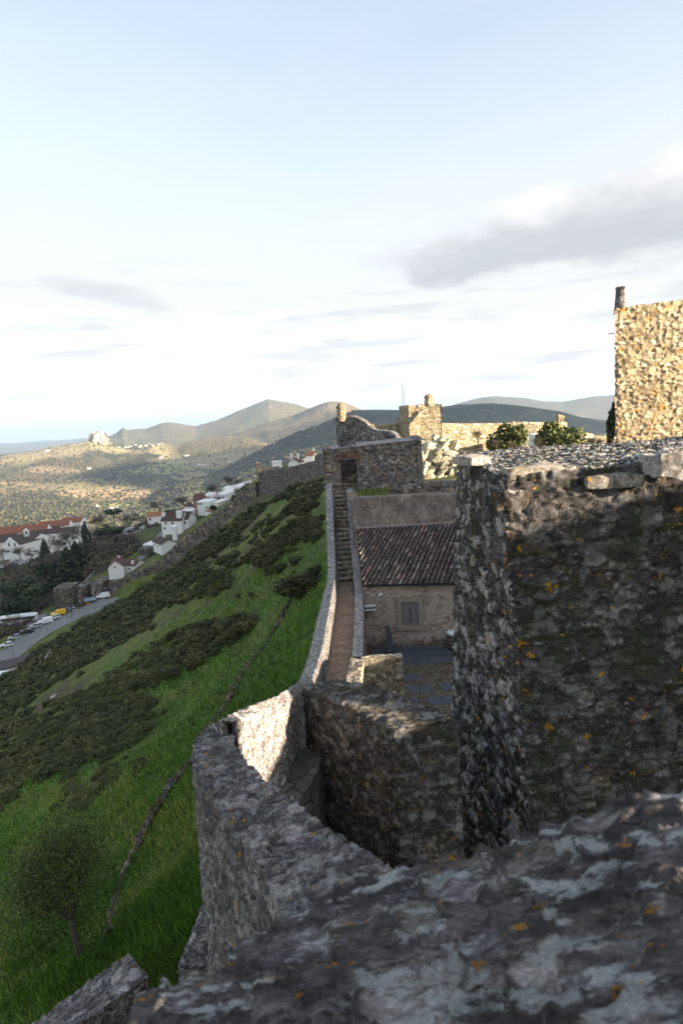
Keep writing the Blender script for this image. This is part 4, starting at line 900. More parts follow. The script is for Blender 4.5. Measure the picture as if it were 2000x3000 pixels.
o = stone_wall('side_wall', st, .12, m_keep, dict(size=(.42, .42, .26), amp=.05, rough=.03, seed=102), kp, resn=.12, origin=(0, 0, 0)); shift(o, kp)
q = at(1817, 902, 35.4); q2 = at(1815, 840, 35.4); h = q2[2]-q[2]
o = MB().lathe((q[0], q[1]+.1, q[2]-.3), [(.34, 0), (.31, .3+h*.1), (.27, .3+h*.5), (.25, .3+h*.92), (.28, .3+h*.93), (.26, .3+h)], 20).build('turret', m_swoop, kp, origin=(0, 0, 0)); shift(o, kp)
q = at(1797, 976, 35); o = MB().box(q+np.array([-.08, .1, 0]), (.42, .1, .05), ry=-.1).build('iron_spike', m_darkp, kp, origin=(0, 0, 0)); shift(o, kp)
q = at(1797, 1207, 35); o = MB().box(q+np.array([-.02, .3, 0]), (.36, .12, .14)).build('spout', m_darkp, kp, origin=(0, 0, 0)); shift(o, kp)

# unseen castle walls right of the camera, heights shaped to shade the near walls
def zc_wall(name, label, prof, x, th, zb=-12):
    st = [[(x, y, zb), (x, y, z), (x+th, y, z), (x+th, y, zb)] for y, z in prof]
    o = stone_wall(name, st, 1.2, m_arch, dict(size=(.6, .6, .4), amp=.05, rough=.02, seed=111), resn=1.2); return tag(o, label, 'wall')
CAST = [(-40, 9), (-12, 9), (-11.9, 5.2), (-11.62, 5.2), (-11.6, 4.66), (-9.6, 4.66), (-9.58, 5.2), (-6.9, 5.2), (-6.85, 1.36), (-3.47, 1.36), (-3.45, 3.62), (3, 3.62), (3.1, 1.5), (6., 1.4), (6.1, -4.28), (15, -4.3), (20.3, -4.2), (21.8, -3.45), (22.6, -3.1), (24.3, -2.6)]  # steps and gaps of the top shaped for where sun and shade fall
zc_wall('shade_range_wall', 'unseen castle range right of the courtyard, shaped to shade the near walls', CAST, 20, 1.6)
zc_wall('shade_tower_wall', 'unseen tall wall added to shade the arch tower and the tiled roof', [(23.9, 4.3), (32.1, 4.3)], 20.65, 1.4)  # added just out of view for the shade it casts

# ------------------------------------------------------------------ vegetation
def rand_unit(N, r_=None):
    g = r_ or rng; v = g.normal(size=(N, 3)); return v/np.linalg.norm(v, axis=1)[:, None]
def leaf_quads(C, size, r_, up=.3, col=None, aspect=1.):
    N = len(C); nrm = rand_unit(N, r_); nrm[:, 2] = np.abs(nrm[:, 2])+up; nrm /= np.linalg.norm(nrm, axis=1)[:, None]
    t = np.cross(nrm, rand_unit(N, r_)); t /= np.linalg.norm(t, axis=1)[:, None]; b = np.cross(nrm, t); s = (size*r_.uniform(.6, 1.4, N))[:, None]
    V = np.stack([C-t*s-b*s*aspect*.5, C+t*s-b*s*.5*aspect, C+t*s*.7+b*s*aspect, C-t*s*.6+b*s*aspect], 1).reshape(-1, 3)
    F_ = np.arange(4*N).reshape(N, 4)
    c = np.repeat((col if col is not None else r_.uniform(0, 1, N)), 4); return V, F_, c
def crown_pts(N, R_, r_, lobes=9, squash=.8, fill=.45, base=0.):
    """points in the shell of several overlapping lumps"""
    L = rand_unit(lobes, r_)*np.array([.62, .62, .55*squash]); L[:, 2] = L[:, 2]*.8+.1; rl = r_.uniform(.30, .55, lobes)
    k = r_.integers(0, lobes, N); d = rand_unit(N, r_)*(rl[k]*r_.uniform(fill, 1, N)**.5)[:, None]; d[:, 2] *= squash
    P = L[k]+d; shade = .5*r_.uniform(0, 1, N)+.5*r_.uniform(0, 1, lobes)[k]
    return P*np.array(R_), shade
def attc(c): c = np.asarray(c); return np.stack([c, c, c, np.ones(len(c))], 1)
def mesh_data(name, V, F_, c, m, smooth=False):
    me = bpy.data.meshes.new(name); V = np.asarray(V, float); F_ = np.asarray(F_)
    me.vertices.add(len(V)); me.vertices.foreach_set('co', V.ravel()); n_ = len(F_); k = F_.shape[1]
    me.loops.add(n_*k); me.loops.foreach_set('vertex_index', F_.ravel().astype(np.int32)); me.polygons.add(n_)
    me.polygons.foreach_set('loop_start', np.arange(0, n_*k, k, dtype=np.int32)); me.polygons.foreach_set('loop_total', np.full(n_, k, np.int32)); me.update(calc_edges=True); me.validate()
    ca = me.color_attributes.new('st', 'FLOAT_COLOR', 'POINT'); ca.data.foreach_set('color', attc(c).ravel()); me.materials.append(m); return me
def branches(r_, H, spread, depth=3, k0=4, r0_=.16, start=.3):
    mb = MB(); tips = []
    def go(p, d, L, rad, lev):
        q = p+d*L; mid = p+d*L*.5+r_.normal(size=3)*L*.05
        mb.tube([p, mid, q], [rad, rad*.8, rad*.6], 5 if lev < 2 else 3, cap=False); tips.append(q)
        if lev >= depth: return
        for _ in range(k0 if lev < 2 else 3):
            dd = d+r_.normal(size=3)*spread; dd[2] = abs(dd[2])*.8+.12; dd /= np.linalg.norm(dd); s = r_.uniform(.45, 1.); go(p+(q-p)*s, dd, L*r_.uniform(.55, .8), rad*.5, lev+1)
    go(np.zeros(3), np.array([0, 0, 1.]), H*start, r0_, 0); return mb, np.array(tips)
PROT = {}
def tree_proto(kind, seed):
    r_ = np.random.default_rng(seed)
    if kind == 'bare':
        mb, tips = branches(r_, 1, .75, 5, 4, .022, .34); V = np.array(mb.v); F_ = mb.f
        sc = 1/V[:, 2].max(); V = V*sc; tips = tips*sc
        T = tips[tips[:, 2] > .3]; C = np.repeat(T, 5, 0)+r_.normal(size=(len(T)*5, 3))*.035
        lv, lf, lc = leaf_quads(C, .016, r_, .1, aspect=.3)
        return (V, F_), (lv, lf, lc), m_twig
    if kind == 'pine':      # broad dark conifer with tiers
        H = 1; C = []; 
        for t in np.linspace(.12, 1, 16):
            R_ = .36*(1-t)**.75+.03; N = int(230*R_/.36)+10; a = r_.uniform(0, 6.28, N); arms = r_.integers(0, 7, N); a = arms*6.28/7+t*9+r_.normal(size=N)*.28; rr_ = R_*r_.uniform(.15, 1, N)**.7
            C.append(np.stack([rr_*np.cos(a), rr_*np.sin(a), t-rr_*.12+r_.normal(size=N)*.012], 1))
        C = np.concatenate(C); lv, lf, lc = leaf_quads(C, .028, r_, .6); mb = MB().tube([(0, 0, 0), (0, 0, .5), (0, 0, .95)], [.03, .02, .006], 6); return (mb.v, mb.f), (lv, lf, lc), m_leaf
    if kind == 'stone_pine':
        C, sh = crown_pts(900, (.55, .55, .26), r_, 9, .7); C[:, 2] += .78; lv, lf, lc = leaf_quads(C, .04, r_, .6, sh)
        mb = MB().tube([(0, 0, 0), (.02, 0, .4), (0, .01, .7)], [.035, .028, .02], 6); return (mb.v, mb.f), (lv, lf, lc), m_leaf
    if kind == 'cypress':
        t = r_.uniform(0, 1, 1500)**.9; R_ = .13*np.sin(np.clip(t*1.05+.06, 0, 1)**.7*math.pi)**.6+.008; a = r_.uniform(0, 6.28, 1500); C = np.stack([R_*np.cos(a)*r_.uniform(.6, 1, 1500), R_*np.sin(a)*r_.uniform(.6, 1, 1500), .04+t*.96], 1)
        C[:, 0] += .02*np.sin(t*7); lv, lf, lc = leaf_quads(C, .022, r_, .1); mb = MB().tube([(0, 0, 0), (0, 0, .3)], [.02, .015], 6); return (mb.v, mb.f), (lv, lf, lc), m_leaf
    if kind == 'round':     # evergreen oak
        C, sh = crown_pts(1300, (.50, .50, .42), r_, 12, .85); C[:, 2] += .58; lv, lf, lc = leaf_quads(C, .034, r_, .4, sh)
        mb = MB().tube([(0, 0, 0), (.02, .01, .3), (0, 0, .55)], [.045, .035, .02], 6)
        for k in range(4): mb.tube([(0, 0, .3), (.2*math.cos(k*1.6), .2*math.sin(k*1.6), .6)], [.02, .008], 4)
        return (mb.v, mb.f), (lv, lf, lc), m_leaf
    if kind == 'bush':
        C, sh = crown_pts(1500, (.5, .5, .5), r_, 11, .8, .5); C[:, 2] = np.abs(C[:, 2]+.22); lv, lf, lc = leaf_quads(C, .026, r_, .5, sh, 1.6)
        mb, _ = branches(r_, .8, .8, 1, 4, .02); return (mb.v, mb.f), (lv, lf, lc), m_broom
def plant(kind, var, name, label, cat, loc, H, W_=1., group=None, rz=0., leaf=None):
    key = (kind, var)
    if key not in PROT:
        (tv_, tf_), (lv, lf, lc), m = tree_proto(kind, 100+var*7+len(kind))
        tm = bpy.data.meshes.new('trunk'); tm.from_pydata([tuple(map(float, v)) for v in tv_], [], [list(f) for f in tf_]); tm.materials.append(m_bark)
        PROT[key] = (tm, mesh_data('crown', lv, lf, lc, m))
    tm, cm = PROT[key]
    if leaf:
        k2 = (kind, var, leaf.name)
        if k2 not in PROT: c2 = cm.copy(); c2.materials.clear(); c2.materials.append(leaf); PROT[k2] = c2
        cm = PROT[k2]
    o = thing(name, label, cat, loc, group, rz); o.scale = (H*W_, H*W_, H)
    t = bpy.data.objects.new('stem' if kind == 'bush' else 'trunk', tm); link(t, o); c = bpy.data.objects.new('foliage' if kind == 'bush' else 'crown', cm); link(c, o); return o

# -- large shrubs by the keep
def hgt_m(y0, y1, Y): return (y1-y0)/FPX*Y*1.0
q = at(1490, 1316, 56); plant('bush', 1, 'round_shrub', 'big round green shrub left of the white building', 'shrub', (q[0], q[1], q[2]-1.0), 6.2, .72, leaf=m_olive)
q = at(1643, 1296, 58); plant('bush', 2, 'round_shrub', 'big green shrub under the stone pillar, right of the white building', 'shrub', (q[0], q[1], q[2]-1.1), 5.6, .85, leaf=m_olive)
q = at(1690, 1326, 50); plant('bush', 3, 'round_shrub', 'low wide green shrub just above the rough wall top', 'shrub', (q[0], q[1], q[2]-.8), 3.4, 1.2, leaf=m_olive)
q = at(1792, 1310, 38); plant('cypress', 1, 'cypress', 'slim dark cypress standing against the keep corner', 'tree', (q[0], q[1], q[2]-.6), 3.5, .85, leaf=m_leaf)
for i, (px, py, Y, h) in enumerate([(1575, 1320, 52, 1.6), (1455, 1322, 52, 1.4), (1735, 1325, 47, 1.8), (1760, 1325, 46, 1.5), (1400, 1305, 62, 2.2), (1500, 1326, 50, 1.3)]):
    q = at(px, py, Y); plant('bare', i % 2, 'bare_shrub', ['bare orange twigged shrub beside the white building', 'bare twig shrub under the left round shrub', 'pale bare shrub right of the low wide green shrub', 'pale bare shrub at the foot of the cypress', 'bare brown shrub against the golden wall right of the rocks', 'small bare shrub between round shrub and rough wall'][i], 'shrub', (q[0], q[1], q[2]-.3), h, 1., 'bare shrubs inside the castle')
# white building behind the shrubs
q = at(1577, 1285, 60); o = thing('white_building', 'small white building with narrow windows between the round shrubs', 'building', (q[0]+1.5, q[1]+1.5, -8))
mb = MB(); mb.box((.2, 0, 2.65), (3.8, 3, 5.3), rz=-.12); mb.build('wall', m_white, o)
for k in range(4): MB().box((-1.2+k*.75, -1.52-k*.09+.12, 4.5), (.22, .1, .8), rz=-.12).build('window', m_glass, o)

# -- broom scrub on the slope
def poly_in(poly, x, y):
    c = False; j = len(poly)-1
    for i in range(len(poly)):
        xi, yi = poly[i]; xj, yj = poly[j]
        if (yi > y) != (yj > y) and x < (xj-xi)*(y-yi)/(yj-yi)+xi: c = not c
        j = i
    return c
SCRUB = [[(0, 1992), (60, 1938), (115, 1903), (180, 1864), (245, 1826), (337, 1766), (400, 1738), (520, 1655), (640, 1560), (760, 1480), (860, 1425), (945, 1405), (945, 1470), (900, 1510), (945, 1520), (940, 1590), (880, 1640), (800, 1680), (700, 1720), (560, 1760), (460, 1790), (430, 1850), (330, 1900), (260, 1950), (200, 1975), (60, 2080), (0, 2130)],
         [(0, 2130), (150, 2060), (300, 2010), (440, 2040), (450, 2120), (400, 2190), (300, 2220), (150, 2270), (60, 2290), (0, 2270)],
         [(300, 1990), (430, 1905), (540, 1820), (650, 1800), (760, 1805), (750, 1840), (660, 1890), (560, 1960), (460, 2010), (380, 2030)],
         [(165, 2290), (230, 2240), (420, 2215), (425, 2255), (320, 2300), (260, 2370), (180, 2380)],
         [(0, 2290), (65, 2290), (70, 2320), (30, 2370), (0, 2380)]]
HOLE = [[(150, 2025), (260, 1960), (400, 1885), (540, 1800), (700, 1745), (800, 1700), (900, 1650), (850, 1720), (740, 1800), (560, 1830), (420, 1905), (300, 1990), (190, 2040)], [(600, 1640), (760, 1560), (860, 1500), (880, 1520), (780, 1590), (640, 1690)], [(700, 1560), (860, 1440), (890, 1450), (740, 1580)]]
SV = []; SF = []; SC = []; off = 0; isl = []
protos = []
for v_ in range(4):
    (_, _), (lv, lf, lc), _m = tree_proto('bush', 300+v_); protos.append((lv, lf, lc))
cnt = 0; tries = 0
area = [2.2, 1.3, .8, .5, .22]
cells = []
for pi, poly in enumerate(SCRUB):
    xs0 = [p[0] for p in poly]; ys0 = [p[1] for p in poly]; N = int([1900, 420, 230, 40, 14][pi])
    k = 0; t_ = 0
    while k < N and t_ < N*12:
        t_ += 1; x = random.uniform(min(xs0)-15, max(xs0)); y = random.uniform(min(ys0), max(ys0))
        if not poly_in(poly, x, y): continue
        if any(poly_in(hh, x, y) for hh in HOLE[:1]) or pi == 0 and any(poly_in(hh, x, y) for hh in HOLE) and random.random() < .8: continue
        if pi == 0 and float(fbm(np.array([[x/90, y/60, 0]]), 3, 9)[0]) > .16: continue
        cells.append((x, y, pi)); k += 1
for x, y, pi in cells:
    q = hit(x, y, 14, 600)
    if q is None or np.hypot(q[0], q[1]) > 230: continue
    s = (random.uniform(.7, 1.9) if pi == 0 else random.uniform(1.1, 2.5))*(1.25 if q[1] > 90 else 1.0)*(.8 if q[1] < 45 else 1)*(.65 if pi > 2 else 1)*max(1, np.hypot(q[0], q[1])/105); lv, lf, lc = protos[random.randrange(4)]
    if q[1] > 80: sel = rng.choice(len(lf), len(lf)//3, replace=False); lv = lv.reshape(-1, 4, 3)[sel]; cc = lv.mean(1, keepdims=True); lv = (cc+(lv-cc)*1.75).reshape(-1, 3); lc = lc.reshape(-1, 4)[sel].ravel()
    a = random.uniform(0, 6.28); c_, s_ = math.cos(a), math.sin(a)
    P = lv*s*np.array([1.25, 1.25, .95]); P = np.stack([P[:, 0]*c_-P[:, 1]*s_, P[:, 0]*s_+P[:, 1]*c_, P[:, 2]], 1)+q-[0, 0, .25*s]
    SV.append(P); SC.append(np.clip(lc*.55+random.uniform(-.1, .4), 0, 1))
SV = np.concatenate(SV); SC = np.concatenate(SC)
me = mesh_data('scrub', SV, np.arange(len(SV)).reshape(-1, 4), SC, m_broom); o = bpy.data.objects.new('scrub', me); link(o); tag(o, kind='stuff', label='dense dark green broom scrub covering the slope', cat='scrub')
LONE = [(632, 1493), (500, 1758), (560, 1735), (605, 1745), (450, 1840), (112, 2265), (40, 2310), (240, 1978), (480, 2090), (740, 1745), (700, 1750), (690, 1460), (820, 1425), (905, 1500), (620, 1560), (770, 1620), (195, 1985), (850, 1530), (330, 2120), (440, 2100), (930, 1480), (575, 1610)]
words = ['small dark broom bush standing alone %s']
where = ['high on the pale grass below the town wall', 'on the pale grass ledge below the main scrub', 'just right of the grass ledge', 'near the top edge of the grass ledge', 'at the left tip of the lower grass ledge', 'in the bright grass at the far left', 'at the left edge of the slope', 'near the left end of the pale strip', 'on the grass right of the dark lower scrub', 'left of the ruined field wall, lower one', 'left of the ruined field wall, further one', 'close to the foot of the town wall', 'under the far bastion wall', 'in the green grass near the arch tower', 'on the brown grass below the bastion', 'beside the pale rocks in mid slope', 'at the left edge of the lower scrub', 'on green grass halfway up beside the parapet', 'in front of the lower scrub', 'in front of the lower scrub, right hand one', 'highest in the green strip by the parapet', 'on the upper edge of the scrub']
for i, (px, py) in enumerate(LONE):
    q = hit(px, py, 14, 400)
    if q is None: continue
    s = np.hypot(q[0], q[1])*random.uniform(24, 34)/FPX
    plant('bush', 4+i % 3, 'broom_bush', 'dark broom bush '+where[i], 'bush', (q[0], q[1], q[2]-.15*s), s, 1.1, 'lone broom bushes on the slope', rz=i*1.3)
# big mossy bare tree low on the slope
q = hit(236, 2800, 12, 60)
Ht = 6.6
r_ = np.random.default_rng(5); mb, tips = branches(r_, Ht, .95, 5, 4, .07, .10); V = np.array(mb.v); sc = Ht/V[:, 2].max(); V[:, 2] *= sc*.85; V[:, :2] *= 2.1; tips = tips*np.array([2.1, 2.1, sc*.85])
bt = thing('mossy_tree', 'wide bare tree with mossy grey green twigs low on the slope', 'tree', q-[0, 0, .2]); make('trunk', V, mb.f, m_bark, bt)
T = tips[tips[:, 2] > .8]; C = np.repeat(T, 20, 0)+r_.normal(size=(len(T)*20, 3))*np.array([.5, .5, .45]); C = C[C[:, 2] > .3]; lv, lf, lc = leaf_quads(C, .055, r_, .1, aspect=.35); me = mesh_data('crown', lv, lf, lc, m_palegr); o = bpy.data.objects.new('crown', me); link(o, bt)

# ruined field wall running down the slope
fp = [(940, 1688), (900, 1702), (862, 1728), (838, 1790), (800, 1858), (765, 1910), (722, 1962), (690, 2020), (655, 2080), (612, 2140), (570, 2225), (505, 2300), (445, 2400), (400, 2490), (362, 2560), (335, 2660), (318, 2760)]
hp = [hit(x, y, 12, 200) for x, y in fp]; dens = []
for i in range(len(hp)-1):
    for t in np.linspace(0, 1, 8)[:-1]: dens.append(hp[i]+(hp[i+1]-hp[i])*t)
dens = np.array(dens); gz = ground_h(dens[:, 0], dens[:, 1]); nzz = fbm(dens*.35, 3, 61)+.4
st = wall_pts([(d[0], d[1], gz[i]+.02+.5*nzz[i]*(1 if i < 90 else .7), gz[i]-1.2) for i, d in enumerate(dens)], .42)
m_field = stone('mossy_field_stone', [tuple(x*.75 for x in c) for c in WARM[:3]], vor=(3.5, 1.3), sc=1.2, pale=.25, black=.4, moss=.9, mort=.7, bdist=.05)
o = stone_wall('field_wall', st, .3, m_field, dict(size=(.5, .5, .3), amp=.12, rough=.10, seed=121, wob=.12), resn=.2); tag(o, 'low ruined dry stone wall winding down the green slope', 'wall')
# ivy mound where it meets the parapet, and pale rocks on the slope
q = hit(885, 1722, 20, 200); plant('bush', 2, 'ivy_mound', 'leafy mound growing over the upper end of the field wall', 'bush', (q[0], q[1], q[2]-.6), 3.0, 1.5, leaf=m_broom, rz=.7)
q = hit(925, 1690, 20, 200); plant('bush', 1, 'ivy_mound', 'brown leafy mound touching the long pale parapet', 'bush', (q[0]-.3, q[1], q[2]-.6), 2.6, 1.3, leaf=m_broom, rz=2)
def boulder(px, py, w, h, label, seed, tilt=.5):
    q = hit(px, py, 14, 400); d = np.hypot(q[0], q[1]); w = w*d/FPX; h = h*d/FPX
    r_ = np.random.default_rng(seed); bm = bmesh.new(); bmesh.ops.create_icosphere(bm, subdivisions=4, radius=1); V = np.array([v.co[:] for v in bm.verts]); Fc = [[v.index for v in f.verts] for f in bm.faces]; bm.free()
    F1, F2, a_, b_ = voro(V*1.7+seed, seed); V = V*(1+.35*(a_-.5)[:, None]*sstep(F2-F1, 0, .2)[:, None]+.25*fbm(V*2.5, 3, seed)[:, None])
    V = V*np.array([w*.5, w*.4, h*.6]); V[:, 0] += V[:, 2]*tilt; o = make('slope_rock', V+q, Fc, m_srock, smooth=False); tag(o, label, 'rock', 'pale rocks poking out of the slope')
m_srock = stone('pale_slope_rock', [(.22, .20, .18), (.34, .32, .29), (.42, .40, .37)], vor=(.8, 1), sc=2, pale=.2, black=.3, mort=.1, bdist=.05)
for a in [(135, 1940, 16, 50, 'tall pale rock rising behind the long shed roof', 1), (705, 1645, 14, 34, 'slanted pale rock in the middle of the scrub', 2), (820, 1510, 10, 26, 'small pale rock high in the scrub', 3), (158, 2042, 16, 16, 'small white rock in the lower scrub', 4), (475, 1832, 14, 14, 'white stone at the tip of the grass ledge', 5), (430, 1808, 9, 10, 'tiny pale rock left of the grass ledge', 6), (735, 1590, 12, 14, 'pale rock beside the upper grass patch', 7)]: boulder(*a)

# grass blades on the nearer part of the slope
gb = []; tries = 0
GP = []
N = 60000; xr = rng.uniform(-40, 960, N); yr = 1600+1400*rng.uniform(0, 1, N)**.8
dirs = fw[None]+((xr-1000)/FPX)[:, None]*cr[None]-((yr-1500)/FPX)[:, None]*cu[None]
t = np.full(N, 10.)/dirs[:, 1]; done = np.zeros(N, bool)
for stp in range(110):
    P = dirs*t[:, None]; g_ = ground_h(P[:, 0], P[:, 1]); done |= P[:, 2] < g_+.02; t = np.where(done, t, t*1.028)
P = dirs*t[:, None]; rr = np.hypot(P[:, 0], P[:, 1]); ok = done & (rr < 95) & (rr > 12) & (P[:, 0] < -2.6); P = P[ok]; P[:, :2] += rng.uniform(-1, 1, (len(P), 2))*(rr[ok]*.035)[:, None]; P[:, 2] = ground_h(P[:, 0], P[:, 1]); rr = rr[ok]
N = len(P); h_ = rng.uniform(.10, .32, N)*(1+rr/90)*(.55+.9*(fbm(P*.3, 3, 71)+.5)); w_ = .018*(1+rr/22); a = rng.uniform(0, 6.28, N); ln = rng.normal(size=(N, 2))*.35+np.array([-.25, -.1])
dx = np.stack([np.cos(a)*w_, np.sin(a)*w_, np.zeros(N)], 1); tip = P+np.stack([ln[:, 0]*h_, ln[:, 1]*h_, h_], 1)
Vg = np.stack([P-dx-[0, 0, .05], P+dx-[0, 0, .05], tip], 1).reshape(-1, 3); me = mesh_data('grass', Vg, np.arange(3*N).reshape(N, 3), np.repeat(np.clip(rng.uniform(0, 1, N)*.55+fbm(P*.22, 3, 73)*1.5+.25, 0, 1), 3), m_grassb)
o = bpy.data.objects.new('grass', me); link(o); tag(o, kind='stuff', label='green grass growing on the near slope', cat='grass')
# grass on the terrace foot of the arch tower
N = 2500; P = np.stack([rng.uniform(1.2, 5.4, N), rng.uniform(38.2, 43.7, N), np.full(N, -5.45)], 1); P = P[(P[:, 1] > 41.5) | (P[:, 0] < 3.4)]; N = len(P); h_ = rng.uniform(.08, .26, N); a = rng.uniform(0, 6.28, N); dx = np.stack([np.cos(a)*.03, np.sin(a)*.03, 0*a], 1)
Vg = np.stack([P-dx, P+dx, P+np.stack([rng.normal(size=N)*.06, rng.normal(size=N)*.06, h_], 1)], 1).reshape(-1, 3); me = mesh_data('terrace_grass', Vg, np.arange(3*N).reshape(N, 3), np.repeat(rng.uniform(0, 1, N), 3), m_grassb); o = bpy.data.objects.new('terrace_grass', me); link(o); tag(o, kind='stuff', label='grass along the foot of the arch tower', cat='grass')
# valley woodland
N = 26000; xr = rng.uniform(-60, 1000, N); yr = 1300+300*rng.uniform(0, 1, N)**.9
a = rng.uniform(R(-40), R(2), N); r_v = np.exp(rng.uniform(math.log(650), math.log(4300), N)); P = np.stack([r_v*np.sin(a), r_v*np.cos(a)], 1); Z_ = ground_h(P[:, 0], P[:, 1])
pk = np.stack([P[:, 0]/1000, P[:, 1]/1000, P[:, 0]*0], 1); wd_ = sstep(fbm(pk*2.2, 4, 91), -.06, .10); keep = (rng.uniform(0, 1, N) < .18+.8*wd_) | (r_v < 1900); P = P[keep]; Z_ = Z_[keep]; N = len(P)
bm = bmesh.new(); bmesh.ops.create_icosphere(bm, subdivisions=1, radius=1); IV = np.array([v.co[:] for v in bm.verts]); IF = np.array([[v.index for v in f.verts] for f in bm.faces]); bm.free()
s = rng.uniform(3.2, 7.5, N); Vt = IV[None]*(s[:, None, None]*np.array([1, 1, .8]))*(1+rng.normal(size=(N, len(IV), 1))*.18)+np.stack([P[:, 0], P[:, 1], Z_+s*.4], 1)[:, None, :]; Ft = (IF[None]+(np.arange(N)*len(IV))[:, None, None]).reshape(-1, 3)
m_vwood = leafmat('valley_woodland', (.03, .035, .018), (.055, .06, .032), (.12, .10, .055))
me = mesh_data('woodland', Vt.reshape(-1, 3), Ft, np.repeat(rng.uniform(0, 1, N), len(IV)), m_vwood); o = bpy.data.objects.new('woodland', me); link(o); tag(o, kind='stuff', label='scattered oak woodland across the valley', cat='woodland')

# ------------------------------------------------------------------ town wall and far bastion
def wpix(pts, thick, lower=8.): return wall_pts([(*at(x, y, Y)[:2], at(x, y, Y)[2], at(x, y, Y)[2]-lower) for x, y, Y in pts], thick)
pt = [(757, 1412, 171), (728, 1432, 176), (690, 1463, 182), (650, 1493, 187), (612, 1522, 192), (575, 1549, 196), (540, 1577, 200), (505, 1610, 204), (470, 1640, 207), (430, 1662, 209), (395, 1678, 210), (350, 1697, 210), (322, 1703, 211)]
st = wall_pts([(*at(x, y, Y)[:2], at(x, y, Y)[2], at(x, y, Y)[2]-13) for x, y, Y in pt], 2.0)
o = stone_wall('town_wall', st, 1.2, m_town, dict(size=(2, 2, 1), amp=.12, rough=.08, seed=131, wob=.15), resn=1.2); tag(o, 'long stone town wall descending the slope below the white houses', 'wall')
bs = thing('far_bastion', 'tall grey bastion wall with a sunlit rim at the top of the slope', 'bastion', at(850, 1440, 160))
pt = [(755, 1384, 171), (800, 1373, 160), (818, 1370, 155), (860, 1366, 143), (900, 1354, 130), (921, 1350, 124), (921, 1334, 123.5), (950, 1328, 112), (960, 1330, 108)]
st = wall_pts([(*at(x, y, Y)[:2], at(x, y, Y)[2], at(x, y, Y)[2]-(12 if Y > 120 else 9)) for x, y, Y in pt], 1.6, side=-1)
o = stone_wall('long_wall', st, .8, m_dwall, dict(size=(1.2, 1.2, .6), amp=.08, rough=.05, seed=133), bs, resn=.8, origin=(0, 0, 0)); shift(o, bs)
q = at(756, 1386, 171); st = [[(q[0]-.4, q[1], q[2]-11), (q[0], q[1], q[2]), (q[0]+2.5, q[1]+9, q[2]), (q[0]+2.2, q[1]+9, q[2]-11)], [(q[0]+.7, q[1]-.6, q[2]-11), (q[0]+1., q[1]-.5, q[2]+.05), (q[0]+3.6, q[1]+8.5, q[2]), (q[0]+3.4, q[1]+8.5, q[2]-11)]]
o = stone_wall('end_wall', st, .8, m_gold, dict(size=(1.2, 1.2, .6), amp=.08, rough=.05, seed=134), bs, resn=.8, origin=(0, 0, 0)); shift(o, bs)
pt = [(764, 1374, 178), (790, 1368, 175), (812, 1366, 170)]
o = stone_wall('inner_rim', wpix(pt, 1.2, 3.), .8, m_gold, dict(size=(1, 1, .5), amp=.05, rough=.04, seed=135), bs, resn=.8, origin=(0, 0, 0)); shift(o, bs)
sentry('sentry_box', 'sunlit ochre sentry box at the tip of the far bastion', at(757, 1383, 171.5), .85, 3.2, m_gold)

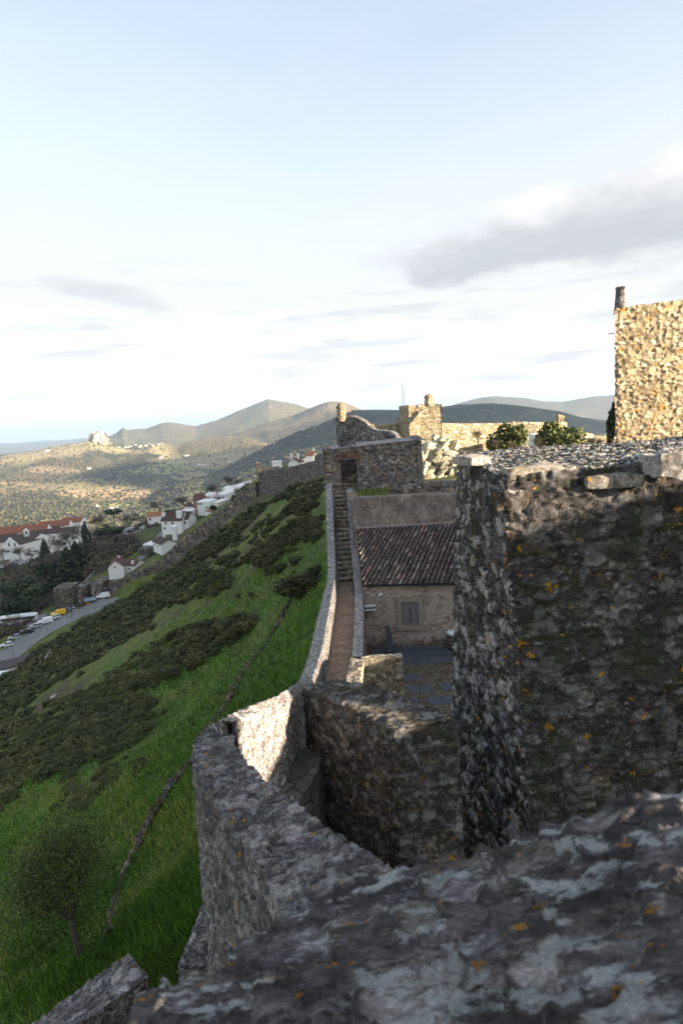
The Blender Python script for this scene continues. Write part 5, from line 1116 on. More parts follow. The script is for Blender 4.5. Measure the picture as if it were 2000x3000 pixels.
# ------------------------------------------------------------------ houses
def house_at(px, py, Y, w, d, h, rz=0., rise=None, roof=None, ridge='x', label='', name='town_house', chim=(), win=(), wallm=None, group='white houses of the town', over=.25, sink=1.5, cat='house', door=None):
    if name == 'town_house': w, d, h = w*.88, d*.88, h*.86
    q = at(px, py, Y); o = thing(name, label, cat, q, group, rz); wm = wallm or m_white; roof = roof or m_roofd
    rise = (w if ridge == 'y' else d)*.22 if rise is None else rise
    mb = MB()
    if ridge == 'x': poly = [(-d/2, -sink), (d/2, -sink), (d/2, h), (0, h+rise), (-d/2, h)]; mb.prism(poly, lambda u, v: (-w/2, u, v), lambda u, v: (w/2, u, v))
    elif ridge == 'y': poly = [(-w/2, -sink), (w/2, -sink), (w/2, h), (0, h+rise), (-w/2, h)]; mb.prism(poly, lambda u, v: (u, -d/2, v), lambda u, v: (u, d/2, v))
    else: poly = [(-d/2, -sink), (d/2, -sink), (d/2, h+rise), (-d/2, h)]; mb.prism(poly, lambda u, v: (-w/2, u, v), lambda u, v: (w/2, u, v))
    mb.build('wall', wm, o)
    mb = MB(); t = .18
    if ridge == 'x':
        for s in (-1, 1):
            y1 = s*(d/2+over); z1 = h-over*rise/(d/2); poly = [(0, h+rise+.03), (y1, z1+.03), (y1, z1+t), (0, h+rise+t)]; mb.prism(poly, lambda u, v: (-w/2-over, u, v), lambda u, v: (w/2+over, u, v))
    elif ridge == 'y':
        for s in (-1, 1):
            y1 = s*(w/2+over); z1 = h-over*rise/(w/2); poly = [(0, h+rise+.03), (y1, z1+.03), (y1, z1+t), (0, h+rise+t)]; mb.prism(poly, lambda u, v: (u, -d/2-over, v), lambda u, v: (u, d/2+over, v))
    else: poly = [(-d/2-over, h+.0), (d/2+over, h+rise+.03), (d/2+over, h+rise+t), (-d/2-over, h+t)]; mb.prism(poly, lambda u, v: (-w/2-over, u, v), lambda u, v: (w/2+over, u, v))
    rf = mb.build('roof', roof, o)
    for (cx, cy, ch, cw) in chim:
        zb = h+rise*(1-abs(cy)/(d/2)) if ridge == 'x' else h+rise*.5
        mb = MB(); mb.box((cx, cy, zb+ch/2-.3), (cw, cw*.8, ch+.6)); mb.box((cx, cy, zb+ch+.1), (cw+.25, cw*.8+.25, .18)); mb.build('chimney', wm, rf)
    if not win and w > 4 and h > 2 and ridge != 'shed': win = [(-w*.25, h*.55, .7, 1.0), (w*.22, h*.55, .7, 1.0)]
    if not win and w > 4 and h > 2.5: win = [(-w*.2, h*.6, .7, 1.1), (w*.12, h*.6, .7, 1.1), (w*.33, h*.3, .6, .9)]
    for (wx, wz, ww, wh) in win:
        f = MB().box((wx, -d/2-.03, wz), (ww+.24, .08, wh+.24)).build('window', m_cream if wm is m_white else m_white, o); MB().box((wx, -d/2-.09, wz), (ww, .06, wh)).build('pane', m_glass, f)
    if door: MB().box((door[0], -d/2-.04, door[2]/2), (door[1], .1, door[2])).build('door', m_wood, o)
    return o
H = house_at
H(347, 1676, 219, 6.2, 12, 3.9, .25, 2.4, m_roofm, 'y', 'low white gabled house with maroon roof nearest to the town gate', chim=[(.6, 2, 1.3, .7)], win=[(-.3, 3.2, .5, .7)])
H(392, 1672, 221, 9.0, 7, 3.4, -.42, 1.7, m_roofm, 'x', 'white wing with maroon roof joined to the lowest gabled house', chim=[(2.2, -2.2, 1.2, .8)], win=[(-2, 1.8, .6, .8), (1.2, 1.6, .6, .8)])
H(484, 1607, 226, 11.5, 7, 3.2, -.95, 1.5, m_roofd, 'x', 'long low white house squeezed against the town wall with ochre corner', chim=[(-3, 1, 1.2, .8)], win=[(1, 1.6, .6, .9), (-2.6, 1.6, .6, .9)])
H(446, 1603, 236, 6, 5, 1.6, -.5, .6, m_white, 'shed', 'small white flat shed left of the long low white house')
H(432, 1615, 232, 5.4, 5, 1.4, -.5, .5, m_dwall, 'shed', 'low stone shed with white coping beside the street', wallm=m_dwall)
H(513, 1571, 214, 1.8, 1.8, 4.2, 0, .5, m_white, 'shed', 'white cubic chimney block standing on the town wall')
H(517, 1551, 240, 10.6, 8, 5.2, -.2, 3.3, m_roofd, 'x', 'large white house with steep dark roof and two white dormers', chim=[(3.2, -2.0, 2.2, 2.2), (-4.2, -1.6, 1.2, 1.3)], win=[(-2.6, 3.4, .7, 1.1), (.4, 3.4, .7, 1.1), (-3.4, 1.2, .7, .9)])
H(548, 1543, 241, 6.4, 7, 4.4, -.3, 2.6, m_roofd, 'x', 'white house with ochre sign panel and dark roof right of the dormer house', win=[(-1.2, 2.4, .7, 1.0), (1.3, 2.4, .7, 1.)])
H(555, 1515, 254, 5.6, 5, 3.6, -.1, .3, m_white, 'shed', 'plain white windowless box house above the dormer house')
H(565, 1498, 268, 5.6, 6, 3.3, -.45, 1.4, m_roofd, 'x', 'narrow white house with dark roof at the upper left of the cluster', chim=[(1.5, -1, 1.4, .8)], win=[(0, 1.6, .6, .8)])
H(589, 1497, 262, 4.4, 7, 6.4, -.2, 2.6, m_roofm, 'x', 'tall brown roofed house in the middle of the white cluster', wallm=plain('ochre_brick_wall', (.30, .14, .09), .9, .2, 2))
H(588, 1470, 282, 5.0, 4, 2.2, -.2, .8, m_roofd, 'x', 'small white gable peeping above the tall brown roof')
H(609, 1498, 255, 7.4, 7, 5.4, -.35, .5, m_white, 'shed', 'white cube house with dark balcony slot', win=[(-1.8, 3.9, 2.4, .5), (1.5, 2.2, .6, 1.)])
H(617, 1470, 275, 4.6, 5, 3.8, -.3, .9, m_white, 'shed', 'white upper block behind the cube house', chim=[(0, 0, 1.0, .8)])
H(628, 1509, 240, 5.2, 6, 2.2, -.7, .9, m_roofo, 'x', 'low house with bright orange roof right behind the town wall')
H(632, 1465, 280, 4.8, 6, 2.7, -.4, 1.2, m_roofm, 'y', 'small white gabled house with maroon roof above the orange roof', win=[(0, 1.4, .5, .6)])
H(648, 1488, 250, 4.4, 6, 3.2, -.7, .8, m_white, 'shed', 'pinkish white house above the orange roof', wallm=m_cream)
H(664, 1467, 270, 7.0, 7, 4.0, -.7, .9, m_white, 'shed', 'white stepped house in the upper town', win=[(-1.5, 2.4, .6, .8), (1.4, 2.4, .6, .8)])
H(681, 1452, 285, 6.6, 6, 3.2, -.75, 1.2, m_white, 'x', 'white house with two small chimneys near the top of the row', chim=[(1.8, 0, 1.2, .8), (-1.4, 0, 1., .7)])
H(708, 1436, 290, 9, 6, 2.4, -.8, .9, m_white, 'shed', 'last long white house before the far bastion')
H(455, 1524, 300, 8.4, 7, 3.0, .35, 1.8, m_roofo, 'x', 'lone white house with orange roof left of the main cluster', win=[(-2.6, 1.3, .9, 1.4)])
for i, (px, py, Y, w_, h_, rz_, rm, rg, lb) in enumerate([(577, 1487, 272, 4, 2.6, -.4, m_roofd, 'x', 'small dark roofed house left of the ochre walled one'), (640, 1478, 262, 4.5, 2.8, -.6, m_roofd, 'x', 'white house with dark roof between orange roof and pinkish house'), (655, 1458, 290, 4.5, 2.4, -.5, m_roofm, 'y', 'small gable behind the stepped white house'), (692, 1448, 296, 4.2, 2.4, -.7, m_roofd, 'x', 'dark roofed cottage near the upper end of the row'), (720, 1428, 300, 5, 2., -.8, m_white, 'shed', 'pale low annex beside the last long white house'), (536, 1528, 248, 3.6, 2.6, -.3, m_roofd, 'x', 'narrow dark roofed house touching the dormer house'), (600, 1482, 290, 4, 2.4, -.3, m_roofo, 'x', 'tiny orange roofed house above the cube house'), (470, 1575, 262, 5, 2.2, -.6, m_roofm, 'x', 'low maroon roofed house across the street from the dormer house'), (668, 1440, 310, 4.5, 2.2, -.6, m_white, 'shed', 'plain white block at the back of the upper row')]):
    H(px, py, Y, w_, 4.5, h_, rz_, .9, rm, rg, lb, chim=[(.8, 0, .9, .6)] if i % 2 == 0 and rg != 'shed' else ())
# roofs showing over the bastion
H(812, 1372, 190, 3.0, 2, 2.2, 0, .1, m_white, 'shed', 'white chimney stack behind the far bastion rim', 'roof_stack', group='roof stacks over the bastion', cat='chimney')
H(868, 1367, 170, 4.0, 5, 1.5, -.25, 1.2, m_roofm, 'y', 'white gable with two tall chimneys looking over the bastion wall', chim=[(-1.3, 0, 2.0, .5), (.5, .6, 1.8, .5)], win=[(0, 1.9, .25, .3)])
H(913, 1352, 165, 2.6, 4, 2.2, -.3, .9, m_roofo, 'x', 'small sunlit house with orange roof at the right end of the bastion wall', chim=[(.9, 0, 1., .4)])
H(893, 1352, 185, 2.6, 4, 1.0, .2, .6, m_roofm, 'y', 'low maroon roof between gable and sunlit house')

# town gate barbican
gt = thing('town_gate', 'low round towered stone town gate at the lower end of the wall', 'gate', at(240, 1765, 213))
for i, (px, py, Y, w, d, h, rz) in enumerate([(203, 1763, 212, 7.2, 7, 6.8, .1), (250, 1756, 214, 5.6, 6, 6.4, -.1), (298, 1742, 212, 4.6, 6, 5.6, -.1), (312, 1722, 216, 5.5, 5, 4.2, -.3)]):
    q = at(px, py, Y); L = Vector(q)-gt.location; P = [(-w/2, -d/2), (w/2, -d/2)]
    st = [[(L.x-w/2-.1, L.y-d/2-.2, L.z-6), (L.x-w/2, L.y-d/2, L.z+h*.94), (L.x-w/2, L.y+d/2, L.z+h), (L.x-w/2, L.y+d/2, L.z-6)], [(L.x, L.y-d/2-.9, L.z-6), (L.x, L.y-d/2-.6, L.z+h*.95), (L.x, L.y+d/2, L.z+h), (L.x, L.y+d/2, L.z-6)], [(L.x+w/2+.1, L.y-d/2-.1, L.z-6), (L.x+w/2, L.y-d/2, L.z+h*.95), (L.x+w/2, L.y+d/2, L.z+h), (L.x+w/2, L.y+d/2, L.z-6)]]
    stone_wall('gate_tower' if i < 3 else 'curtain', st, .7, m_town, dict(size=(1.2, 1.2, .7), amp=.1, rough=.06, seed=141+i), gt, resn=.7, origin=(0, 0, 0))
for px, py, Y in ((228, 1751, 213.5), (273, 1738, 215)):
    q = at(px, py, Y); L = Vector(q)-gt.location; MB().box((L.x, L.y, L.z+.5), (3.4, 5, 6.5)).build('gate_passage', plain('gate_shadow_stone', (.10, .08, .07), .95, .3, 1), gt)

# convent
cv = thing('convent', 'large white convent with bell gable and red tiled roofs among the trees', 'convent', at(110, 1625, 395))
def cpart(px, py, Y, w, d, h, rz, rise, roof, ridge, wm=m_white, sink=6, win=()):
    q = Vector(at(px, py, Y))-cv.location; M_ = Matrix.Translation(q) @ Matrix.Rotation(rz, 4, 'Z')
    def T(v): p = M_ @ Vector(v); return (p.x, p.y, p.z)
    mb = MB()
    if ridge == 'x': poly = [(-d/2, -sink), (d/2, -sink), (d/2, h), (0, h+rise), (-d/2, h)]; mb.prism(poly, lambda u, v: T((-w/2, u, v)), lambda u, v: T((w/2, u, v)))
    else: poly = [(-w/2, -sink), (w/2, -sink), (w/2, h), (0, h+rise), (-w/2, h)]; mb.prism(poly, lambda u, v: T((u, -d/2, v)), lambda u, v: T((u, d/2, v)))
    mb.build('wall', wm, cv); mb = MB(); e = .3
    for s in (-1, 1):
        if ridge == 'x': poly = [(0, h+rise+.05), (s*(d/2+e), h-.1), (s*(d/2+e), h+.2), (0, h+rise+.35)]; mb.prism(poly, lambda u, v: T((-w/2-e, u, v)), lambda u, v: T((w/2+e, u, v)))
        else: poly = [(0, h+rise+.05), (s*(w/2+e), h-.1), (s*(w/2+e), h+.2), (0, h+rise+.35)]; mb.prism(poly, lambda u, v: T((u, -d/2+.6, v)), lambda u, v: T((u, d/2+e, v)))
    mb.build('roof', roof, cv)
    for wx, wz, ww, wh in win:
        MB().prism([(wx-ww/2, wz-wh/2), (wx+ww/2, wz-wh/2), (wx+ww/2, wz+wh/2), (wx-ww/2, wz+wh/2)], lambda u, v: T((u, -d/2-.12, v)), lambda u, v: T((u, -d/2+.05, v))).build('window', m_glass, cv)
cpart(10, 1622, 392, 22, 15, 9.2, .08, 4.2, m_roofd, 'x', m_cream)
cpart(73, 1618, 390, 13.5, 22, 7.5, -.25, 5.6, m_roofd, 'y', m_white, win=[(-1.2, 8, 1.1, 2.4), (3.6, 8, 1., 2.2)])
cpart(112, 1610, 400, 11, 16, 8.0, -.4, 4.0, m_roofd, 'x', m_white, win=[(-1.5, 5, 1., 1.5), (2, 5, 1, 1.5)])
cpart(165, 1588, 425, 29, 10, 7.6, .28, 2.8, m_roofd, 'x', m_white, win=[(-11+k*3.6, 4.6, .9, 1.3) for k in range(7)])
cpart(72, 1592, 430, 38, 13, 9.5, .18, 4.5, m_roofr, 'x', m_white)
cpart(168, 1574, 462, 24, 12, 10, .15, 3.8, m_roofr, 'x', m_white)
cpart(142, 1582, 448, 22, 8, 8.6, .1, 2.2, m_roofd, 'x', m_white)
cpart(222, 1563, 478, 18, 11, 10.5, -.12, 3.4, m_roofr, 'x', m_white)
q = Vector(at(79, 1567, 389))-cv.location; mb = MB()
mb.box((q.x-1.35, q.y, q.z+1.2), (.9, 1, 3.4)); mb.box((q.x+1.35, q.y, q.z+1.2), (.9, 1, 3.4)); mb.box((q.x, q.y, q.z-.4), (3.6, 1, 1.4)); mb.box((q.x, q.y, q.z+3.1), (3.8, 1.1, .7)); mb.box((q.x, q.y, q.z+4.0), (1.9, 1., 1.3), taper=.4); mb.build('bell_gable', m_white, cv)
MB().lathe((q.x, q.y, q.z+1.3), [(.5, 0), (.42, .3), (.25, .9), (.1, 1.)], 10).build('bell', m_darkp, cv)

# valley farmhouses
FH = [(283, 1484, 'tiny white farmhouse with red roof at the wood edge'), (328, 1490, 'tiny white farmhouse cluster in the pale field, left one'), (341, 1488, 'tiny white farmhouse in the pale field, right one'), (262, 1374, 'tiny farmhouse beside the orange earth'), (598, 1364, 'tiny farmhouse at the foot of the dark ridge'), (585, 1362, 'tiny pale farmhouse left of the one under the dark ridge'), (548, 1337, 'tiny white farmhouse in the far valley'), (672, 1354, 'tiny white farmhouse in the shaded wood'), (140, 1322, 'tiny pale farmhouse on the left ridge'), (470, 1343, 'tiny farmhouse on the sunlit hillside')]
for i, (px, py, lb) in enumerate(FH):
    q = hit(px, py, 1200, 9000)
    if q is None: continue
    k = q[1]/1667*6.5; o = thing('farmhouse', lb, 'house', q+[0, 0, 2], 'farmhouses in the valley', rz=(i*.7) % 1.2-.6); w, d, h = k*1.6, k*.9, k*.5
    MB().prism([(-d/2, -3), (d/2, -3), (d/2, h), (0, h+d*.25), (-d/2, h)], lambda u, v: (-w/2, u, v), lambda u, v: (w/2, u, v)).build('wall', m_white, o)
    mb = MB()
    for s in (-1, 1): mb.prism([(0, h+d*.25+.1), (s*(d/2+.4), h-.1), (s*(d/2+.4), h+.4), (0, h+d*.25+.6)], lambda u, v: (-w/2-.4, u, v), lambda u, v: (w/2+.4, u, v))
    mb.build('roof', m_roofo, o)
MOREV = [(700+dx, 1295+dy) for dx, dy in ()]
# hill village: pale houses below the far crag
for i in range(12):
    px = 352+i*11+random.uniform(-5, 5); py = 1311-i*.8+random.uniform(-3, 4)
    q = hit(px, py, 2500, 9000)
    if q is None: continue
    k = q[1]/1667*random.uniform(2.2, 4.5); o = MB().prism([(-k*.4, -3), (k*.4, -3), (k*.4, k*.6), (0, k*.8), (-k*.4, k*.6)], lambda u, v: (-k*.8, u, v), lambda u, v: (k*.8, u, v)).build('village_house', m_cream, origin=(0, 0, 0)); o.location = tuple(q+[0, 0, 3]); tag(o, 'tiny white house of the distant hill village below the crag', 'house', 'distant hill village houses')
# crag
q = hit(292, 1300, 2500, 9000); q = np.array(at(292, 1306, 4300)) if q is None else q
r_ = np.random.default_rng(3); bm = bmesh.new(); bmesh.ops.create_icosphere(bm, subdivisions=5, radius=1); V = np.array([v.co[:] for v in bm.verts]); Fc = [[v.index for v in f.verts] for f in bm.faces]; bm.free()
F1, F2, a_, b_ = voro(V*np.array([2.2, 2.2, 1.1])+3, 5); V = V*(1+.55*(a_-.5)[:, None]+.25*fbm(V*3, 4, 5)[:, None]); D_ = q[1]
V = V*np.array([30, 24, 33])*D_/1667; o = make('crag', V+q, Fc, stone('crag_rock', [(.22, .18, .14), (.34, .29, .23), (.42, .36, .28)], vor=(.02, .6), sc=60, pale=.1, black=.2, mort=.3, bdist=3.), smooth=False); tag(o, 'bare rocky crag rising on the distant left ridge', 'rock')

# ------------------------------------------------------------------ road, car park
ROADS = []
def road_z(x, y):
    d, z = min((((L_[:, 0]-x)**2+(L_[:, 1]-y)**2).min(), float(zc_[((L_[:, 0]-x)**2+(L_[:, 1]-y)**2).argmin()])) for L_, zc_ in ROADS)
    g = float(ground_h(x, y)[0]); return max(g, z)+.15 if d < 100 else g+.15
def ribbon(pts, w, lift=.12, sub=10):
    P = np.array([hit2(*p) for p in pts]); V = []; Fc = []; L = []
    for i in range(len(P)-1):
        for t in np.linspace(0, 1, sub)[:-1]: L.append(P[i]+(P[i+1]-P[i])*t)
    L.append(P[-1]); L = np.array(L); T = np.gradient(L[:, :2], axis=0); T /= np.linalg.norm(T, axis=1)[:, None]; N_ = np.stack([-T[:, 1], T[:, 0]], 1)
    ks = np.linspace(-.5, .5, 9); zc = ground_h(L[:, 0], L[:, 1]); ROADS.append((L, zc))
    for i in range(len(L)):
        for k in ks: x, y = L[i, :2]+N_[i]*w*k; V.append((x, y, max(zc[i], float(ground_h(x, y)[0]))+lift))
    for i in range(len(L)-1):
        for j in range(8): Fc.append((i*9+j, i*9+j+1, (i+1)*9+j+1, (i+1)*9+j))
    return V, Fc
def hit2(px, py, Y=None):
    q = at(px, py, Y); q[2] = float(ground_h(q[0], q[1])[0]); return q
def f_asph(n, b):
    pos = n.a('ShaderNodeNewGeometry').outputs['Position']; c = n.ramp(n.noise(pos, .35, 6, .7), [(.3, (.17, .165, .16)), (.7, (.25, .245, .24))]); n.l.new(c, b.inputs['Base Color'])
m_asph = mat('pale_asphalt', f_asph)
V, Fc = ribbon([(-60, 1945, 168), (30, 1915, 176), (120, 1880, 184), (200, 1835, 191), (262, 1800, 198), (320, 1768, 206)], 12)
o = make('road', V, Fc, m_asph, smooth=True); tag(o, kind='structure')
V, Fc = ribbon([(-30, 1868, 196), (60, 1850, 198), (130, 1832, 200)], 13, .1); o = make('bus_bay', V, Fc, m_asph, smooth=True); tag(o, kind='structure')
V, Fc = ribbon([(-40, 1645, 322), (40, 1650, 325), (95, 1652, 330)], 14, .15); o = make('car_park', V, Fc, m_asph, smooth=True); tag(o, kind='structure')
V, Fc = ribbon([(420, 1545, 305), (395, 1560, 295), (375, 1578, 285)], 16, .15); o = make('upper_car_park', V, Fc, m_asph, smooth=True); tag(o, kind='structure')
V, Fc = ribbon([(330, 1690, 225), (420, 1640, 236), (470, 1605, 244), (490, 1575, 255)], 5, .2); o = make('street', V, Fc, m_asph, smooth=True); tag(o, kind='structure')
V, Fc = ribbon([(75, 1818, 225), (110, 1788, 235), (150, 1765, 240), (185, 1752, 242)], 2.4, .2); o = make('footpath', V, Fc, m_asph, smooth=True); tag(o, kind='structure')

# ------------------------------------------------------------------ vehicles
CARM = {}
def paint(name, c):
    if name not in CARM:
        def f(n, b): b.inputs['Base Color'].default_value = (*c, 1); b.inputs['Roughness'].default_value = .3; b.inputs['Coat Weight'].default_value = .5
        CARM[name] = mat(name, f)
    return CARM[name]
def car(px, py, Y, col, kind, rz, label, lift=.15):
    q = at(px, py, Y); g = road_z(q[0], q[1]); q = np.array([q[0], q[1], g+.03])
    o = thing('van' if kind == 'van' else 'parked_car', label, 'van' if kind == 'van' else 'car', q, 'cars parked along the road and in the car parks', rz)
    L, Wd = (4.9, 1.95) if kind == 'van' else ((4.4, 1.8) if kind != 'hatch' else (3.9, 1.7))
    if kind == 'van': low = [(-L/2, .35), (L/2, .35), (L/2, .95), (L/2-.7, 1.15), (L/2-1.1, 1.25), (L/2-1.7, 2.0), (-L/2+.15, 2.05), (-L/2, 1.2)]; cab = [(L/2-1.12, 1.25), (L/2-1.66, 1.88), (-L/2+1.9, 1.9), (-L/2+1.9, 1.25)]
    else: low = [(-L/2, .3), (L/2, .3), (L/2+.03, .62), (L/2-.25, .80), (L/2-1.15, .92), (L/2-1.2, .95), (-L/2+.45, .98), (-L/2+.05, .90)]; cab = [(L/2-1.25, .93), (L/2-1.95, 1.42), (-L/2+1.0 if kind == 'saloon' else -L/2+.55, 1.46), (-L/2+.25, .97)]
    bm = bmesh.new()
    def pr(poly, hw, tp=1.):
        V0 = [bm.verts.new((x, -hw*(tp if z > 1.2 else 1), z)) for x, z in poly]; V1 = [bm.verts.new((x, hw*(tp if z > 1.2 else 1), z)) for x, z in poly]; k = len(poly)
        bm.faces.new(V0); bm.faces.new(V1[::-1])
        for i in range(k): bm.faces.new((V0[i], V1[i], V1[(i+1) % k], V0[(i+1) % k]))
    pr(low, Wd/2, .9); bmesh.ops.bevel(bm, geom=[e for e in bm.edges], offset=.07, segments=2, affect='EDGES'); bmesh.ops.recalc_face_normals(bm, faces=bm.faces)
    me = bpy.data.meshes.new('body'); bm.to_mesh(me); bm.free(); me.materials.append(paint(*col)); b_ = bpy.data.objects.new('body', me); link(b_, o)
    if kind != 'van':
        bm = bmesh.new(); pr(cab, Wd/2-.08, .82); bmesh.ops.recalc_face_normals(bm, faces=bm.faces); me = bpy.data.meshes.new('windows'); bm.to_mesh(me); bm.free(); me.materials.append(m_glass); g_ = bpy.data.objects.new('windows', me); link(g_, o)
        rx = sorted([c[0] for c in cab])[1:3]; mb = MB().box(((rx[0]+rx[1])/2, 0, 1.47), (rx[1]-rx[0]+.1, Wd*.72, .05)); mb.build('roof', paint(*col), o)
    else:
        bm = bmesh.new(); pr(cab, Wd/2+.005, .9); me = bpy.data.meshes.new('windows'); bm.to_mesh(me); bm.free(); me.materials.append(m_glass); g_ = bpy.data.objects.new('windows', me); link(g_, o)
        MB().box((L/2-1.42, 0, 1.63), (.06, Wd*.82, .72), ry=-.68).build('windscreen', m_glass, o)
    for sx in (-1, 1):
        for sy in (-1, 1): MB().tube([(sx*L*.31, sy*(Wd/2-.2), .33), (sx*L*.31, sy*(Wd/2+.02), .33)], .33, 12).build('wheel', m_tyre, o)
    for sy in (-1, 1): MB().box((L/2-.02, sy*Wd*.36, .68), (.08, .32, .16)).build('headlight', m_whitep, o)
    return o
WH = ('white_paint', (.78, .78, .78)); SI = ('silver_paint', (.42, .44, .46)); BK = ('black_paint', (.02, .022, .03)); BL = ('steel_blue_paint', (.12, .15, .20)); YE = ('yellow_paint', (.75, .48, .02)); LB = ('pale_blue_paint', (.30, .38, .42))
car(22, 1897, 180, WH, 'hatch', 3.5, 'white hatchback parked nearest, lowest in the row by the road'); car(47, 1887, 184, SI, 'hatch', 3.5, 'silver hatchback behind the lowest white one')
car(84, 1876, 186, BK, 'saloon', 3.35, 'black car parked in the middle of the row by the bus'); car(111, 1864, 189, SI, 'saloon', 3.35, 'silver car in front of the bus, above the black one')
car(139, 1850, 191, WH, 'van', 3.5, 'large white people carrier parked left of the yellow van'); car(164, 1841, 193, WH, 'hatch', 3.5, 'white car tucked between the white people carrier and the yellow van')
car(177, 1830, 196, YE, 'van', 3.5, 'bright yellow van in the roadside row'); car(201, 1820, 199, BL, 'saloon', 3.5, 'dark blue grey car right of the yellow van'); car(213, 1810, 203, WH, 'saloon', 3.5, 'white car at the upper end of the roadside row')
car(306, 1765, 208, WH, 'van', 3.3, 'white van standing by the kiosk below the town gate')
for i, (px, py, Y, c, k) in enumerate([(14, 1645, 318, SI, 'hatch'), (25, 1643, 322, WH, 'saloon'), (38, 1641, 326, WH, 'van'), (49, 1642, 320, LB, 'hatch'), (66, 1649, 320, WH, 'hatch'), (77, 1647, 322, WH, 'saloon'), (88, 1651, 318, LB, 'hatch')]):
    car(px, py, Y, c, k, 1.2+.1*(i % 3), ['silver hatchback at the left end of the convent car park', 'white saloon second from left in the convent car park', 'white van third from left in the convent car park', 'pale blue hatchback fourth from left in the convent car park', 'white hatchback in the right group of the convent car park', 'white saloon in the middle of the right group by the convent', 'pale blue hatchback at the right end of the convent car park'][i], .2)
for i, (px, py, Y, c) in enumerate([(385, 1560, 292, BK), (425, 1565, 290, WH), (390, 1551, 300, WH), (402, 1546, 304, BK)]): car(px, py, Y, c, 'saloon', .2, ['black car on the upper car park, lower left', 'white car on the upper car park, right side', 'white car on the upper car park, left side', 'black car at the back of the upper car park'][i], .25)
# coach
q = at(64, 1862, 199); q[2] = road_z(q[0], q[1])+.05
o = thing('coach', 'white touring coach with dark window band parked behind the cars', 'coach', q, rz=3.30)
bm = bmesh.new(); bmesh.ops.create_cube(bm, size=1); bmesh.ops.scale(bm, vec=(12.6, 2.55, 3.0), verts=bm.verts); bmesh.ops.translate(bm, vec=(0, 0, 1.9), verts=bm.verts); bmesh.ops.bevel(bm, geom=bm.edges[:], offset=.22, segments=3, affect='EDGES'); me = bpy.data.meshes.new('body'); bm.to_mesh(me); bm.free(); me.materials.append(paint(*WH)); link(bpy.data.objects.new('body', me), o)
for s in (-1, 1): MB().box((-.1, s*1.27, 2.35), (11.6, .06, .95)).build('window_band', m_glass, o)
MB().box((6.28, 0, 2.1), (.08, 2.2, 1.5)).build('windscreen', m_glass, o); MB().box((-1, 0, 3.48), (7.5, 1.8, .2)).build('air_conditioner', m_whitep, o)
for sx in (-3.9, 3.9):
    for s in (-1, 1): MB().tube([(sx, s*1.0, .5), (sx, s*1.29, .5)], .5, 14).build('wheel', m_tyre, o)
# kiosk, sheds, lamps, guard rail
q = at(268, 1772, 207); q[2] = float(ground_h(q[0], q[1])[0]); o = thing('kiosk', 'roadside kiosk with blue grey awning and orange counter', 'kiosk', q, rz=.35)
MB().box((0, 0, 1.2), (3.2, 2.2, 2.4)).build('cabin', m_darkp, o); MB().box((-.9, -1.13, 1.0), (1.3, .1, 1.3)).build('counter', paint('orange_panel', (.55, .22, .04)), o); MB().box((0, -.5, 2.6), (4., 3.4, .12), rx=.12).build('awning', paint('awning_blue', (.20, .30, .36)), o)
q = at(55, 1950, 158); o = thing('long_shed', 'long shed with flat dark brown roof beside the road', 'shed', (q[0], q[1], q[2]-1.2), rz=.52)
MB().box((0, 0, .2), (14, 5.4, 4.2)).build('wall', m_cream, o); MB().box((0, 0, 2.45), (14.8, 6.2, .3), rx=.06).build('roof', plain('brown_flat_roof', (.10, .08, .08), .9, .2, .6), o)
q = at(4, 1985, 140); o = thing('white_marquee', 'white roofed marquee cut by the left edge of the photo', 'marquee', (q[0]-1, q[1], q[2]-2.5)); MB().box((0, 0, 1.2), (5.6, 4, 2.4)).build('wall', m_whitep, o); MB().prism([(-3, 2.4), (3, 2.4), (2.6, 3.4), (-2.6, 3.4)], lambda u, v: (u, -2.2, v), lambda u, v: (u, 2.2, v)).build('roof', m_whitep, o)
for i, (px, py, Y, lb) in enumerate([(146, 1884, 183, 'slim dark street lamp at the road edge below the yellow van'), (42, 1922, 174, 'slim street lamp at the road edge above the long shed'), (283, 1797, 197, 'street lamp with pale head in front of the kiosk'), (316, 1762, 208, 'white post beside the van under the gate'), (216, 1848, 190, 'slim lamp on the near kerb right of the yellow van')]):
    q = at(px, py, Y); q[2] = float(ground_h(q[0], q[1])[0]); o = thing('street_lamp', lb, 'street lamp', q, 'street lamps along the road')
    MB().tube([(0, 0, 0), (0, 0, 2.4), (0, 0, 3.9)], [.07, .05, .04], 6).build('post', m_darkp if i != 3 else m_whitep, o); MB().box((0, -.25, 3.95), (.2, .6, .1)).build('lamp_head', m_whitep if i >= 2 else m_darkp, o)
rail = thing('guard_rail', 'low guard rail between the parked cars and the brown bank', 'guard rail', hit2(180, 1812, 205)); P = [np.array(hit2(x, y, Y)) for x, y, Y in [(60, 1862, 193), (110, 1845, 197), (150, 1827, 201), (190, 1806, 205), (225, 1790, 208), (250, 1778, 210)]]
mb = MB().tube([Vector(p+[0, 0, .75])-rail.location for p in P], .07, 5); mb.build('rail', m_metal, rail)
for i in range(len(P)-1):
    for t in (0, .5): p = P[i]+(P[i+1]-P[i])*t; MB().box(tuple(Vector(p+[0, 0, .35])-rail.location), (.1, .1, .8)).build('rail_post', m_metal, rail)
mf = thing('metal_fence', 'pale metal handrail running down the bank left of the lowest white house', 'fence', hit2(262, 1690, 235)); P = [np.array(hit2(x, y, Y)) for x, y, Y in [(245, 1702, 232), (262, 1688, 236), (290, 1668, 243)]]
for hh in (1.1, .5): MB().tube([Vector(p+[0, 0, hh])-mf.location for p in P], .06, 5).build('rail', m_whitep, mf)

